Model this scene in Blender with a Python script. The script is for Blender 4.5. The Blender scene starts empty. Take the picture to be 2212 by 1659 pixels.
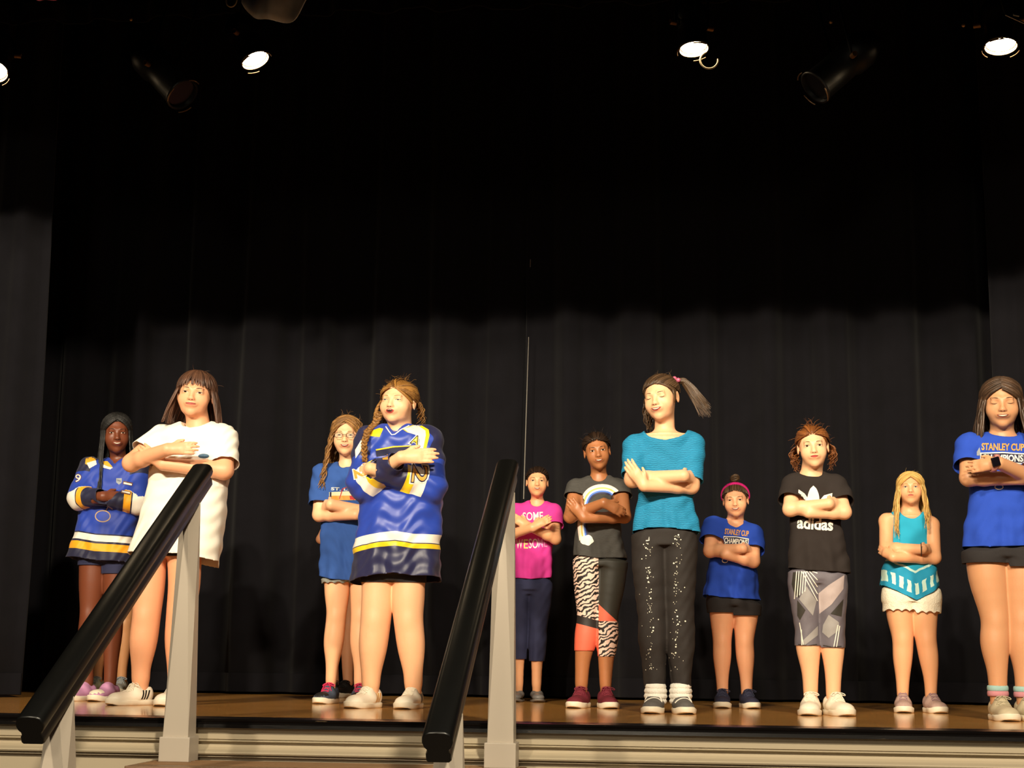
import bpy, bmesh, math, random
import numpy as np
from mathutils import Vector, Matrix
from mathutils.bvhtree import BVHTree
random.seed(7); np.random.seed(7)
S = bpy.context.scene
COL = S.collection
PI = math.pi
# ------------------------------------------------------------------ camera
F = 3300.0; CX = 1106.0; CY = 829.5; HC = 0.215
CAM = np.array([0, 0, HC])
def _rot(yaw, pitch, roll):
    return (Matrix.Rotation(math.radians(yaw), 3, 'Z') @ Matrix.Rotation(math.radians(90 + pitch), 3, 'X')
            @ Matrix.Rotation(math.radians(roll), 3, 'Z'))
CR = _rot(6.03, 10.15, 0.69)
cd = bpy.data.cameras.new('camera'); cam = bpy.data.objects.new('camera', cd); COL.objects.link(cam)
cam.matrix_world = Matrix.Translation((0, 0, HC)) @ CR.to_4x4()
cd.sensor_width = 36; cd.lens = F / 2212 * 36; cd.clip_start = 0.05
S.camera = cam
CRn = np.array(CR)
# ------------------------------------------------------------------ world, lights, exposure
S.view_settings.view_transform = 'Standard'; S.view_settings.look = 'None'
S.view_settings.gamma = 1; S.view_settings.exposure = 0.15
S.view_settings.use_curve_mapping = False
w = bpy.data.worlds.new('world'); S.world = w; w.use_nodes = True
w.node_tree.nodes['Background'].inputs[0].default_value = (0.55, 0.6, 0.8, 1)
w.node_tree.nodes['Background'].inputs[1].default_value = 0.010
def spot(name, loc, target, power, size, color, radius=.12, blend=.25):
    l = bpy.data.lights.new(name, 'SPOT'); l.energy = power; l.color = color
    l.spot_size = math.radians(size); l.spot_blend = blend; l.shadow_soft_size = radius
    o = bpy.data.objects.new(name, l); COL.objects.link(o); o.location = loc
    o.rotation_euler = (Vector(target) - Vector(loc)).to_track_quat('-Z', 'Y').to_euler()
    return o
WARM = (1.0, .86, .64)
spot('front_spot', (-3.4, -2.2, 4.3), (-.6, 7, .8), 1000, 56, WARM)
for _x in (-2.9, -1.7, -.5, .7, 1.9):
    spot('focus_spot', (_x * .6 - 2.2, -2.2, 4.4), (_x, 7, 1.38), 1650, 26, WARM, .10, 1.0)
spot('front_spot', (1.9, -1.2, 4.5), (.2, 7, .6), 2000, 60, WARM, .2)
spot('front_spot', (-.5, -5.0, 2.6), (-.5, 7, .6), 350, 40, WARM, .5)
# ------------------------------------------------------------------ pixel helpers (surveying only)
def ray(px, py): return CRn @ np.array([(px - CX) / F, -(py - CY) / F, -1.0])
def U(px, py, Y): d = ray(px, py); return CAM + d * (Y / d[1])
def VX(px, py, X): d = ray(px, py); return CAM + d * (X / d[0])
def G(px, py, z=0): d = ray(px, py); return CAM + d * ((z - HC) / d[2])
def MP(Y): return float(np.linalg.norm(U(1107, 1200, Y) - U(1106, 1200, Y)))
# ------------------------------------------------------------------ materials
def lin(c):
    if isinstance(c, str):
        c = [int(c[i:i + 2], 16) / 255 for i in (0, 2, 4)]
    return tuple(((x / 12.92) if x <= .04045 else ((x + .055) / 1.055) ** 2.4) for x in c) + (1,)
_m = {}
class NT:
    def __init__(s, name):
        s.m = bpy.data.materials.new(name); s.m.use_nodes = True; s.t = s.m.node_tree
        s.b = s.t.nodes['Principled BSDF']
    def n(s, typ, **kw):
        x = s.t.nodes.new(typ)
        for k, v in kw.items():
            if k.startswith('i_'):
                k = k[2:]; k = int(k) if k.isdigit() else k.replace('_', ' ')
                x.inputs[k].default_value = v
            else: setattr(x, k, v)
        return x
    def l(s, a, b): s.t.links.new(a, b)
    def math(s, op, a, b=None, c=None):
        x = s.n('ShaderNodeMath', operation=op)
        for i, v in enumerate((a, b, c)):
            if v is None: continue
            if isinstance(v, (int, float)): x.inputs[i].default_value = v
            else: s.l(v, x.inputs[i])
        return x.outputs[0]
    def mix(s, fac, a, b):
        x = s.n('ShaderNodeMix', data_type='RGBA')
        for i, v in ((0, fac), (6, a), (7, b)):
            if isinstance(v, (int, float, tuple)): x.inputs[i].default_value = v
            else: s.l(v, x.inputs[i])
        return x.outputs[2]
    def attr(s, name): return s.n('ShaderNodeAttribute', attribute_name=name).outputs['Fac']
    def ramp(s, fac, stops, interp='CONSTANT'):
        r = s.n('ShaderNodeValToRGB'); cr = r.color_ramp; cr.interpolation = interp
        while len(cr.elements) < len(stops): cr.elements.new(.5)
        for e, (p, c) in zip(cr.elements, stops): e.position = p; e.color = c
        s.l(fac, r.inputs[0]); return r.outputs[0]
    def noise(s, scale, detail=3, stretch=None, coord='Object', dist=0):
        tc = s.n('ShaderNodeTexCoord').outputs[coord]
        if stretch:
            mp = s.n('ShaderNodeMapping'); mp.inputs['Scale'].default_value = stretch; s.l(tc, mp.inputs[0]); tc = mp.outputs[0]
        x = s.n('ShaderNodeTexNoise', i_Scale=scale, i_Detail=detail, i_Distortion=dist); s.l(tc, x.inputs['Vector']); return x.outputs['Fac']
    def bump(s, h, strength=.3, dist=.002):
        b = s.n('ShaderNodeBump', i_Strength=strength, i_Distance=dist); s.l(h, b.inputs['Height']); s.l(b.outputs[0], s.b.inputs['Normal'])
def mat(name, color, rough=.6, var=.06, vs=40, bump=.15, bs=300, spec=.4, sheen=0, metal=0, sss=0, bd=.002, stretch=None):
    if name in _m: return _m[name]
    q = NT(name); c = lin(color); q.b.inputs['Roughness'].default_value = rough
    q.b.inputs['Specular IOR Level'].default_value = spec; q.b.inputs['Metallic'].default_value = metal
    if sheen: q.b.inputs['Sheen Weight'].default_value = sheen
    if sss:
        q.b.inputs['Subsurface Weight'].default_value = sss; q.b.inputs['Subsurface Radius'].default_value = (1, .35, .15)
        q.b.inputs['Subsurface Scale'].default_value = .008
    n = q.noise(vs, 3, stretch)
    d = tuple(x * (1 - var * 2) for x in c[:3]) + (1,); u = tuple(min(1, x * (1 + var)) for x in c[:3]) + (1,)
    q.l(q.mix(n, d, u), q.b.inputs['Base Color'])
    if bump: q.bump(q.noise(bs, 2, stretch), bump, bd)
    _m[name] = q.m; return q.m
def emit(name, color, strength):
    if name in _m: return _m[name]
    q = NT(name); q.b.inputs['Base Color'].default_value = lin(color)
    q.b.inputs['Emission Color'].default_value = lin(color); q.b.inputs['Emission Strength'].default_value = strength
    _m[name] = q.m; return q.m
# ------------------------------------------------------------------ objects
def tag(o, label=None, cat=None, group=None, kind=None):
    if label: o['label'] = label
    if cat: o['category'] = cat
    if group: o['group'] = group
    if kind: o['kind'] = kind
    return o
def empty(name, loc):
    o = bpy.data.objects.new(name, None); COL.objects.link(o); o.location = loc; o.empty_display_size = .1; return o
def link(name, me, mats, parent=None):
    o = bpy.data.objects.new(name, me); COL.objects.link(o)
    for m in (mats if isinstance(mats, (list, tuple)) else [mats]): me.materials.append(m)
    if parent: o.parent = parent
    return o
def quadmesh(name, V, Q, smooth=True):
    me = bpy.data.meshes.new(name); V = np.asarray(V, np.float32); Q = np.asarray(Q, np.int32)
    k = Q.shape[1]
    me.vertices.add(len(V)); me.vertices.foreach_set('co', V.ravel())
    me.loops.add(Q.size); me.loops.foreach_set('vertex_index', Q.ravel())
    me.polygons.add(len(Q)); me.polygons.foreach_set('loop_start', np.arange(len(Q), dtype=np.int32) * k)
    me.update(calc_edges=True); me.validate()
    me.polygons.foreach_set('use_smooth', np.full(len(me.polygons), smooth)); return me
def bmobj(name, bm, mats, parent=None, smooth=False):
    bmesh.ops.recalc_face_normals(bm, faces=bm.faces)
    me = bpy.data.meshes.new(name); bm.to_mesh(me); bm.free()
    if smooth:
        for p in me.polygons: p.use_smooth = True
    return link(name, me, mats, parent)
def box(bm, a, b, bev=0):
    r = bmesh.ops.create_cube(bm, size=1)
    for v in r['verts']:
        v.co = Vector([(a[i] + b[i]) / 2 + v.co[i] * (b[i] - a[i]) for i in range(3)])
    if bev:
        es = list({e for v in r['verts'] for e in v.link_edges})
        bmesh.ops.bevel(bm, geom=es, offset=bev, segments=2, affect='EDGES', profile=.7)
def extrude_prof(bm, prof, x0, x1):
    """profile of (y,z) points swept along x"""
    A = [bm.verts.new((x0, y, z)) for y, z in prof]; B = [bm.verts.new((x1, y, z)) for y, z in prof]
    n = len(prof)
    for i in range(n): bm.faces.new((A[i], A[(i + 1) % n], B[(i + 1) % n], B[i]))
    bm.faces.new(A[::-1]); bm.faces.new(B)
class Tubes:
    """many swept tubes collected in one mesh"""
    def __init__(s): s.V = []; s.Q = []; s.R = []; s.n = 0
    def add(s, P, r, sides=6, flat=1.0, up=None, rnd=0, close=False):
        P = np.asarray(P, float); n = len(P); r = np.broadcast_to(np.asarray(r, float), (n,))
        T = np.gradient(P, axis=0)
        if close: T = np.roll(P, -1, 0) - np.roll(P, 1, 0)
        T /= (np.linalg.norm(T, axis=1, keepdims=True) + 1e-9)
        if up is None:
            N = np.zeros_like(P); v = np.array([0, 0, 1.0]) if abs(T[0][2]) < .9 else np.array([0, 1.0, 0])
            for i in range(n):
                v = v - T[i] * v.dot(T[i]); v /= np.linalg.norm(v) + 1e-9; N[i] = v
        else:
            N = np.asarray(up, float); N = N - T * (N * T).sum(1, keepdims=True); N /= np.linalg.norm(N, axis=1, keepdims=True) + 1e-9
        B = np.cross(T, N)
        a = np.arange(sides) * 2 * PI / sides
        ring = P[:, None] + r[:, None, None] * (np.cos(a)[None, :, None] * N[:, None] * flat + np.sin(a)[None, :, None] * B[:, None])
        s.V.append(ring.reshape(-1, 3)); s.R.append(np.full(n * sides, rnd))
        i = np.arange(n if close else n - 1)[:, None]; j = np.arange(sides)[None]
        i2 = (i + 1) % n; j2 = (j + 1) % sides
        q = np.stack([i * sides + j, i * sides + j2, i2 * sides + j2, i2 * sides + j], -1).reshape(-1, 4) + s.n
        s.Q.append(q); s.n += n * sides
    def obj(s, name, mats, parent=None, smooth=True):
        me = quadmesh(name, np.concatenate(s.V), np.concatenate(s.Q), smooth)
        at = me.attributes.new('rnd', 'FLOAT', 'POINT'); at.data.foreach_set('value', np.concatenate(s.R).astype(np.float32))
        return link(name, me, mats, parent)
# ------------------------------------------------------------------ signed distance fields -> surface nets
def axis(lo, hi, default, fine=()):
    xs = [lo]
    while xs[-1] < hi:
        st = default
        for a, b, s in fine:
            if a <= xs[-1] < b: st = min(st, s)
        xs.append(xs[-1] + st)
    return np.array(xs)
def cone_fn(a, b, ra, rb, sc=(1, 1, 1)):
    a = np.asarray(a, float); b = np.asarray(b, float); ab = b - a; L2 = ab.dot(ab) + 1e-12
    def fn(X, Y, Z):
        px, py, pz = X - a[0], Y - a[1], Z - a[2]
        t = np.clip((px * ab[0] + py * ab[1] + pz * ab[2]) / L2, 0, 1)
        dx, dy, dz = px - t * ab[0], py - t * ab[1], pz - t * ab[2]
        return np.sqrt((dx / sc[0]) ** 2 + (dy / sc[1]) ** 2 + (dz / sc[2]) ** 2) - (ra + (rb - ra) * t)
    R = max(ra, rb) * max(sc); fn.lo = np.minimum(a, b) - R; fn.hi = np.maximum(a, b) + R
    return fn
def ell_fn(c, r, M=None):
    """ellipsoid centre c, radii r, optional frame M (columns = axes)"""
    c = np.asarray(c, float); r = np.asarray(r, float); m = min(r)
    def fn(X, Y, Z):
        x, y, z = X - c[0], Y - c[1], Z - c[2]
        if M is not None:
            x, y, z = (M[0, 0] * x + M[1, 0] * y + M[2, 0] * z, M[0, 1] * x + M[1, 1] * y + M[2, 1] * z, M[0, 2] * x + M[1, 2] * y + M[2, 2] * z)
        k0 = np.sqrt((x / r[0]) ** 2 + (y / r[1]) ** 2 + (z / r[2]) ** 2)
        k1 = np.sqrt((x / r[0] ** 2) ** 2 + (y / r[1] ** 2) ** 2 + (z / r[2] ** 2) ** 2) + 1e-9
        return k0 * (k0 - 1) / k1
    R = max(r); fn.lo = c - R; fn.hi = c + R
    return fn
def loft_fn(rows, p=2.4, smooth=9):
    """rows of (z, cx, cy, rx, ry)"""
    rows = np.array(sorted(rows), float); z0, z1 = rows[0, 0], rows[-1, 0]
    zz = np.linspace(z0, z1, 160); K = [np.interp(zz, rows[:, 0], rows[:, i]) for i in range(1, 5)]
    ker = np.ones(smooth) / smooth
    K = [np.convolve(np.pad(k, smooth // 2, mode='edge'), ker, 'valid') for k in K]
    def fn(X, Y, Z):
        Zc = np.clip(Z, z0, z1)
        cx, cy, rx, ry = [np.interp(Zc, zz, k) for k in K]
        x = np.abs((X - cx) / rx); y = np.abs((Y - cy) / ry)
        d = ((x ** p + y ** p) ** (1 / p) - 1) * np.minimum(rx, ry)
        return np.maximum(d, np.maximum(Z - z1, z0 - Z))
    fn.lo = np.array([(rows[:, 1] - rows[:, 3]).min(), (rows[:, 2] - rows[:, 4]).min(), z0])
    fn.hi = np.array([(rows[:, 1] + rows[:, 3]).max(), (rows[:, 2] + rows[:, 4]).max(), z1])
    return fn
class Field:
    def __init__(s, xs, ys, zs):
        s.a = (xs, ys, zs); s.d = np.full((len(xs), len(ys), len(zs)), .5, np.float32)
    def _sl(s, lo, hi, pad):
        out = []
        for i in range(3):
            a = s.a[i]; i0 = max(0, np.searchsorted(a, lo[i] - pad) - 1); i1 = min(len(a), np.searchsorted(a, hi[i] + pad) + 1)
            if i1 <= i0: return None
            out.append(slice(i0, i1))
        return tuple(out)
    def _eval(s, fn, sl):
        return fn(s.a[0][sl[0]][:, None, None], s.a[1][sl[1]][None, :, None], s.a[2][sl[2]][None, None, :]).astype(np.float32)
    def add(s, fn, k=.012):
        sl = s._sl(fn.lo, fn.hi, k + .012)
        if sl is None: return
        b = s._eval(fn, sl); a = s.d[sl]
        h = np.maximum(k - np.abs(a - b), 0) / k; s.d[sl] = np.minimum(a, b) - h * h * k * .25
    def sub(s, fn, k=.006):
        sl = s._sl(fn.lo, fn.hi, k + .012)
        if sl is None: return
        b = -s._eval(fn, sl); a = s.d[sl]
        h = np.maximum(k - np.abs(a - b), 0) / k; s.d[sl] = np.maximum(a, b) + h * h * k * .25
    def clip(s, fn):
        sl = (slice(None),) * 3; s.d = np.maximum(s.d, s._eval(fn, sl))
    def mesh(s):
        d = s.d; xs, ys, zs = s.a
        d[0] = d[-1] = .1; d[:, 0] = d[:, -1] = .1; d[:, :, 0] = d[:, :, -1] = .1
        c = (d < 0); nx, ny, nz = d.shape
        cnt = np.zeros((nx - 1, ny - 1, nz - 1), np.int8)
        for i in (0, 1):
            for j in (0, 1):
                for k in (0, 1): cnt += c[i:nx - 1 + i, j:ny - 1 + j, k:nz - 1 + k]
        act = np.argwhere((cnt > 0) & (cnt < 8))
        idx = np.full(cnt.shape, -1, np.int32); idx[tuple(act.T)] = np.arange(len(act))
        P = np.zeros((len(act), 3)); W = np.zeros(len(act))
        cor = [(i, j, k) for i in (0, 1) for j in (0, 1) for k in (0, 1)]
        for a in cor:
            for ax in range(3):
                if a[ax]: continue
                b = list(a); b[ax] = 1
                ia = act + a; ib = act + b
                da = d[tuple(ia.T)]; db = d[tuple(ib.T)]
                m = (da < 0) != (db < 0); t = np.where(m, da / np.where(m, da - db, 1), 0)
                pa = np.stack([xs[ia[:, 0]], ys[ia[:, 1]], zs[ia[:, 2]]], 1); pb = np.stack([xs[ib[:, 0]], ys[ib[:, 1]], zs[ib[:, 2]]], 1)
                P += (pa + (pb - pa) * t[:, None]) * m[:, None]; W += m
        P /= W[:, None]
        Q = []
        for ax in range(3):
            u, v = [(1, 2), (2, 0), (0, 1)][ax]
            sl0 = [slice(None)] * 3; sl1 = [slice(None)] * 3; sl0[ax] = slice(0, -1); sl1[ax] = slice(1, None)
            ch = c[tuple(sl0)] != c[tuple(sl1)]; e = np.argwhere(ch)
            lim = np.array(cnt.shape)
            e = e[(e[:, u] > 0) & (e[:, v] > 0) & (e[:, u] < lim[u]) & (e[:, v] < lim[v])]
            ins = c[tuple(e.T)]
            du = np.zeros(3, int); du[u] = 1; dv = np.zeros(3, int); dv[v] = 1
            q = np.stack([idx[tuple((e - du - dv).T)], idx[tuple((e - dv).T)], idx[tuple(e.T)], idx[tuple((e - du).T)]], 1)
            q[~ins] = q[~ins][:, ::-1]; Q.append(q)
        Q = np.concatenate(Q); Q = Q[(Q >= 0).all(1)]
        return P, Q
def relax(P, Q, it=1, f=.5):
    for _ in range(it):
        A = np.zeros_like(P); n = np.zeros(len(P))
        for i in range(4):
            a = Q[:, i]; b = Q[:, (i + 1) % 4]
            for j in range(3):
                A[:, j] += np.bincount(a, P[b, j], len(P)) + np.bincount(b, P[a, j], len(P))
            n += np.bincount(a, minlength=len(P)) + np.bincount(b, minlength=len(P))
        P = P + f * (A / np.maximum(n, 1)[:, None] - P)
    return P
def bvh_of(P, Q): return BVHTree.FromPolygons(P.tolist(), Q.tolist())
# ------------------------------------------------------------------ flat prints laid on a surface
def refine(bm, mx):
    bmesh.ops.triangulate(bm, faces=bm.faces[:])
    for _ in range(6):
        es = [e for e in bm.edges if e.calc_length() > mx]
        if not es: break
        bmesh.ops.subdivide_edges(bm, edges=es, cuts=1); bmesh.ops.triangulate(bm, faces=[f for f in bm.faces if len(f.verts) > 3])
def decal(name, layers, projector, parent, mats, mx, jump=.03):
    """layers: (bmesh or polygon list in 2D, material index, lift). projector(u,v,lift)->point or None"""
    out = bmesh.new()
    for geo, mi, lift in layers:
        if isinstance(geo, bmesh.types.BMesh): bm = geo
        else:
            bm = bmesh.new()
            for poly in geo:
                try: bm.faces.new([bm.verts.new((p[0], p[1], 0)) for p in poly])
                except Exception: pass
        refine(bm, mx); vm = {}
        for v in bm.verts:
            p = projector(v.co.x, v.co.y, lift); vm[v] = (out.verts.new(p) if p is not None else None)
        for f in bm.faces:
            vs = [vm[v] for v in f.verts]
            if any(v is None for v in vs): continue
            if max((vs[i].co - vs[i - 1].co).length for i in range(len(vs))) > jump: continue
            nf = out.faces.new(vs); nf.material_index = mi; nf.smooth = True
        bm.free()
    for v in [v for v in out.verts if not v.link_faces]: out.verts.remove(v)
    if not out.faces: out.free(); return None
    me = bpy.data.meshes.new(name); out.to_mesh(me); out.free()
    return link(name, me, mats, parent)
def pxproj(bvh, root):
    """project photograph positions on to the surface, in the coordinates of root"""
    o = Vector(CAM - root)
    def pr(u, v, lift):
        d = Vector(ray(u, v)).normalized(); h = bvh.ray_cast(o, d)
        return None if h[0] is None else h[0] - d * lift
    return pr
_dg = None
def text_bm(s, cx, cy, h, wd=None, ang=0, bold=0.0, shear=0):
    cu = bpy.data.curves.new('t', 'FONT'); cu.body = s; cu.size = 1; cu.align_x = 'CENTER'; cu.offset = bold; cu.resolution_u = 3; cu.shear = shear
    ob = bpy.data.objects.new('t', cu); COL.objects.link(ob); dg = bpy.context.evaluated_depsgraph_get(); dg.update()
    me = bpy.data.meshes.new_from_object(ob.evaluated_get(dg)); bm = bmesh.new(); bm.from_mesh(me)
    bpy.data.objects.remove(ob); bpy.data.curves.remove(cu); bpy.data.meshes.remove(me)
    xs = [v.co.x for v in bm.verts]; ys = [v.co.y for v in bm.verts]; W = max(xs) - min(xs); Hh = max(ys) - min(ys)
    sy = h / Hh; sx = (wd / W) if wd else sy; mx, my = (max(xs) + min(xs)) / 2, (max(ys) + min(ys)) / 2
    c, sn = math.cos(math.radians(ang)), math.sin(math.radians(ang))
    for v in bm.verts:
        x, y = (v.co.x - mx) * sx, (v.co.y - my) * sy
        v.co = (cx + x * c + y * sn, cy + x * sn - y * c, 0)
    return bm
def circ(cx, cy, rx, ry=None, n=20, a0=0, a1=360):
    ry = ry or rx; return [(cx + rx * math.cos(math.radians(a0 + (a1 - a0) * i / n)), cy + ry * math.sin(math.radians(a0 + (a1 - a0) * i / n))) for i in range(n if a1 - a0 == 360 else n + 1)]
def band(pts, w):
    """thick polyline as a list of quads"""
    out = []; P = [np.array(p, float) for p in pts]; N = []
    ws = w if isinstance(w, (list, tuple)) else [w] * len(P)
    for i in range(len(P)):
        t = P[min(i + 1, len(P) - 1)] - P[max(i - 1, 0)]; t /= np.linalg.norm(t) + 1e-9; N.append(np.array([-t[1], t[0]]))
    for i in range(len(P) - 1):
        out.append([P[i] + N[i] * ws[i] / 2, P[i + 1] + N[i + 1] * ws[i + 1] / 2, P[i + 1] - N[i + 1] * ws[i + 1] / 2, P[i] - N[i] * ws[i] / 2])
    return out
# ------------------------------------------------------------------ setting materials
def wood_mat():
    q = NT('stage_wood'); n1 = q.noise(2.2, 4, (1, 26, 1)); n2 = q.noise(7, 3, (.5, 60, 1)); n3 = q.noise(1.1, 3)
    base = q.ramp(q.math('ADD', q.math('MULTIPLY', n1, .6), q.math('MULTIPLY', n2, .4)), [(.3, lin('9a6430')), (.5, lin('d89a50')), (.7, lin('f0c070'))], 'LINEAR')
    q.l(q.mix(q.math('MULTIPLY', n3, .35), base, lin('a86c34')), q.b.inputs['Base Color'])
    tc = q.n('ShaderNodeTexCoord').outputs['Object']; sx = q.n('ShaderNodeSeparateXYZ'); q.l(tc, sx.inputs[0])
    fr = q.math('FRACT', q.math('DIVIDE', sx.outputs[1], .057)); gap = q.math('LESS_THAN', fr, .05)
    q.l(q.math('ADD', .09, q.math('MULTIPLY', n2, .14)), q.b.inputs['Roughness'])
    q.bump(q.math('SUBTRACT', q.math('MULTIPLY', n1, .3), gap), .12, .0015); q.b.inputs['Coat Weight'].default_value = .3; q.b.inputs['Coat Roughness'].default_value = .08
    return q.m
M_WOOD = wood_mat()
def blackpaint():
    q = NT('black_paint'); n = q.noise(22, 5, (.5, 4, 4)); e = q.n('ShaderNodeTexCoord').outputs['Object']
    r = q.ramp(n, [(0, lin('080708')), (.70, lin('100d0c')), (.76, lin('5a4a38'))], 'LINEAR'); q.l(r, q.b.inputs['Base Color'])
    q.b.inputs['Roughness'].default_value = .24; q.b.inputs['Specular IOR Level'].default_value = .18; q.bump(n, .25, .001); return q.m
M_BLK = blackpaint()
M_WHT = mat('cream_paint', 'bcae94', .45, .02, 3, .04, 90)
M_POST = mat('white_gloss_paint', 'c2b6a6', .38, .02, 5, .03, 60)
M_STEP = mat('step_wood', '8a6a4a', .4, .2, 3, .2, 60, stretch=(1, 20, 1))
M_RAIL = mat('black_rail_lacquer', '0c0c0b', .34, .1, 20, .03, 200, spec=.5)
M_VEL = mat('black_velvet', '131216', .95, .15, 9, .25, 500, spec=.1, sheen=.05)
M_VEL2 = mat('black_velvet_leg', '151418', .95, .15, 9, .25, 500, spec=.1, sheen=.05)
M_LAMP = mat('lamp_housing', '0a0a0a', .45, .05, 20, .05)
M_LAMPI = mat('lamp_inside', '7a6148', .3, .05, 20, 0, metal=.8)
M_GLOW = emit('lamp_glow', 'ffe2b4', 60)
M_STEEL = mat('steel', '9a9a98', .3, .03, 20, 0, metal=.9)
M_CABLE = mat('cable', 'b0a58c', .5)
# ------------------------------------------------------------------ setting geometry
YF = float(G(1200, 1564)[1]); XA, XB = -6.0, 5.0
ZN = -.031
bm = bmesh.new(); box(bm, (XA, YF + .155, -.04), (XB, 11.5, 0)); fl = bmobj('floor', bm, M_WOOD); tag(fl, kind='structure')
bm = bmesh.new(); prof = [(YF + .154, .0005), (YF + .02, .0005), (YF + .006, -.001), (YF, -.007), (YF + .004, -.013), (YF + .004, -.017), (YF, -.019), (YF - .002, ZN), (YF + .03, ZN), (YF + .154, ZN)]
extrude_prof(bm, prof, XA, XB); o = bmobj('trim_1', bm, M_BLK); tag(o, kind='structure')
bm = bmesh.new(); y = YF + .028
prof = [(y + .06, ZN), (y, ZN), (y, -.069), (y + .006, -.0705), (y + .006, -.072), (y - .004, -.073), (y - .007, -.0755), (y - .004, -.078), (y + .012, -.079), (y + .012, -.083),
        (y + .010, -.088), (y + .004, -.096), (y - .006, -.103), (y - .018, -.1075), (y - .020, -.108), (y - .027, -.1105), (y - .030, -.114), (y - .027, -.1185), (y - .020, -.121), (y - .010, -.122), (y - .010, -.1235),
        (y - .015, -.1245), (y - .016, -.127), (y - .013, -.129), (y + .002, -.130), (y + .002, -.30), (y + .002, -.98), (y + .06, -.98)]
extrude_prof(bm, prof, XA, XB); o = bmobj('wall_front', bm, M_WHT); tag(o, kind='structure')
bm = bmesh.new(); box(bm, (XA, -6, -1.02), (XB, YF + .08, -.98)); o = bmobj('floor', bm, mat('hall_floor', '5a4634', .4, .1, 4)); tag(o, kind='structure')
# steps up to the stage
ZS = -.140; YP = YF - .1
XL = float(U(376, 1640, YP)[0]); XR = float(U(1080, 1650, YP)[0])
SW = (float(U(331, 1641, YF - .02)[0]), float(U(1137, 1645, YF - .02)[0]))
run, rise = .28, .168
for i in range(5):
    z = ZS - rise * i; y1 = YF + .012 - run * i if i else YF + .012
    rt = empty('stair_step', ((SW[0] + SW[1]) / 2, YF - run * i, z - .03 if i < 4 else z - .03))
    tag(rt, ['top wooden stair step against the cream stage front', 'second wooden step down from the stage', 'third wooden step down from the stage', 'fourth wooden step down from the stage', 'lowest wooden step on the hall floor'][i], 'step', 'steps up to the stage')
    c = np.array(rt.location)
    bm = bmesh.new(); box(bm, (SW[0] - c[0], YF - run * (i + 1) - .02 - c[1], z - .03 - c[2]), (SW[1] - c[0], y1 - (.0 if i else 0.0) - c[1], z - c[2]), .006)
    for k in range(5):
        yy = YF - run * i - .03 - k * .045 - c[1]; box(bm, (SW[0] + .02 - c[0], yy - .006, z - c[2]), (SW[1] - .02 - c[0], yy + .006, z - c[2] + .003))
    bmobj('tread', bm, M_STEP, rt)
    bm = bmesh.new(); zb = max(z - rise, -.98); box(bm, (SW[0] + .02 - c[0], YF - run * (i + 1) - c[1], zb - c[2]), (SW[1] - .02 - c[0], YF - run * (i + 1) + .02 - c[1], z - .03 - c[2]))
    bmobj('riser', bm, M_WHT, rt)
for X, lb in ((SW[0] - .0225, 'left cream stringer board closing the side of the steps'), (SW[1] + .0005, 'right cream stringer board closing the side of the steps')):
    bm = bmesh.new(); pts = []
    for i in range(5):
        pts += [(YF - run * i, ZS - rise * i - .032), (YF - run * (i + 1) + .022, ZS - rise * i - .032)]
    pts += [(YF - run * 5 + .022, -.978), (YF, -.978)]
    A = [bm.verts.new((X, a, b)) for a, b in pts]; B = [bm.verts.new((X + .022, a, b)) for a, b in pts]
    for i in range(len(pts)): bm.faces.new((A[i], A[(i + 1) % len(pts)], B[(i + 1) % len(pts)], B[i]))
    bmesh.ops.triangulate(bm, faces=[bm.faces.new(A[::-1]), bm.faces.new(B)])
    o = bmobj('stair_stringer', bm, M_WHT); tag(o, lb, 'stringer', 'side boards of the steps')
# handrails
RP = [(.0, .033), (.014, .032), (.022, .028), (.027, .019), (.028, .008), (.025, -.002), (.020, -.008), (.0195, -.014), (.0225, -.020), (.0225, -.034), (.019, -.038), (0, -.038)]
RP = [(a * 1.38, b * 1.2) for a, b in RP]
RP = RP + [(-a, b) for a, b in RP[1:-1]][::-1]
def post(name, X, Yc, z0, z1, hw, plinth, parent):
    rt = None
    bm = bmesh.new()
    levels = [(z0, hw, 0), (z0 + .015, hw, 0)]
    ph = plinth
    pw = hw * 1.18
    box(bm, (X - pw, Yc - pw, z0), (X + pw, Yc + pw, z0 + ph), .004)
    # shaft: square foot turning into a slimmer square set on its corner, long triangular facets
    h0 = z0 + ph; b = hw * .98; t = hw * .78
    A = [bm.verts.new((X + sx * b, Yc + sy * b, h0)) for sx, sy in ((-1, -1), (1, -1), (1, 1), (-1, 1))]
    B = [bm.verts.new((X + dx * t, Yc + dy * t, z1)) for dx, dy in ((0, -1), (1, 0), (0, 1), (-1, 0))]
    for i in range(4):
        bm.faces.new((A[i], A[(i + 1) % 4], B[i])); bm.faces.new((A[(i + 1) % 4], B[(i + 1) % 4], B[i]))
    bm.faces.new(A[::-1]); bm.faces.new(B)
    return bmobj(name, bm, M_POST, parent)
SL = math.atan(.60); SC = 5.16 / 5.64
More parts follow.
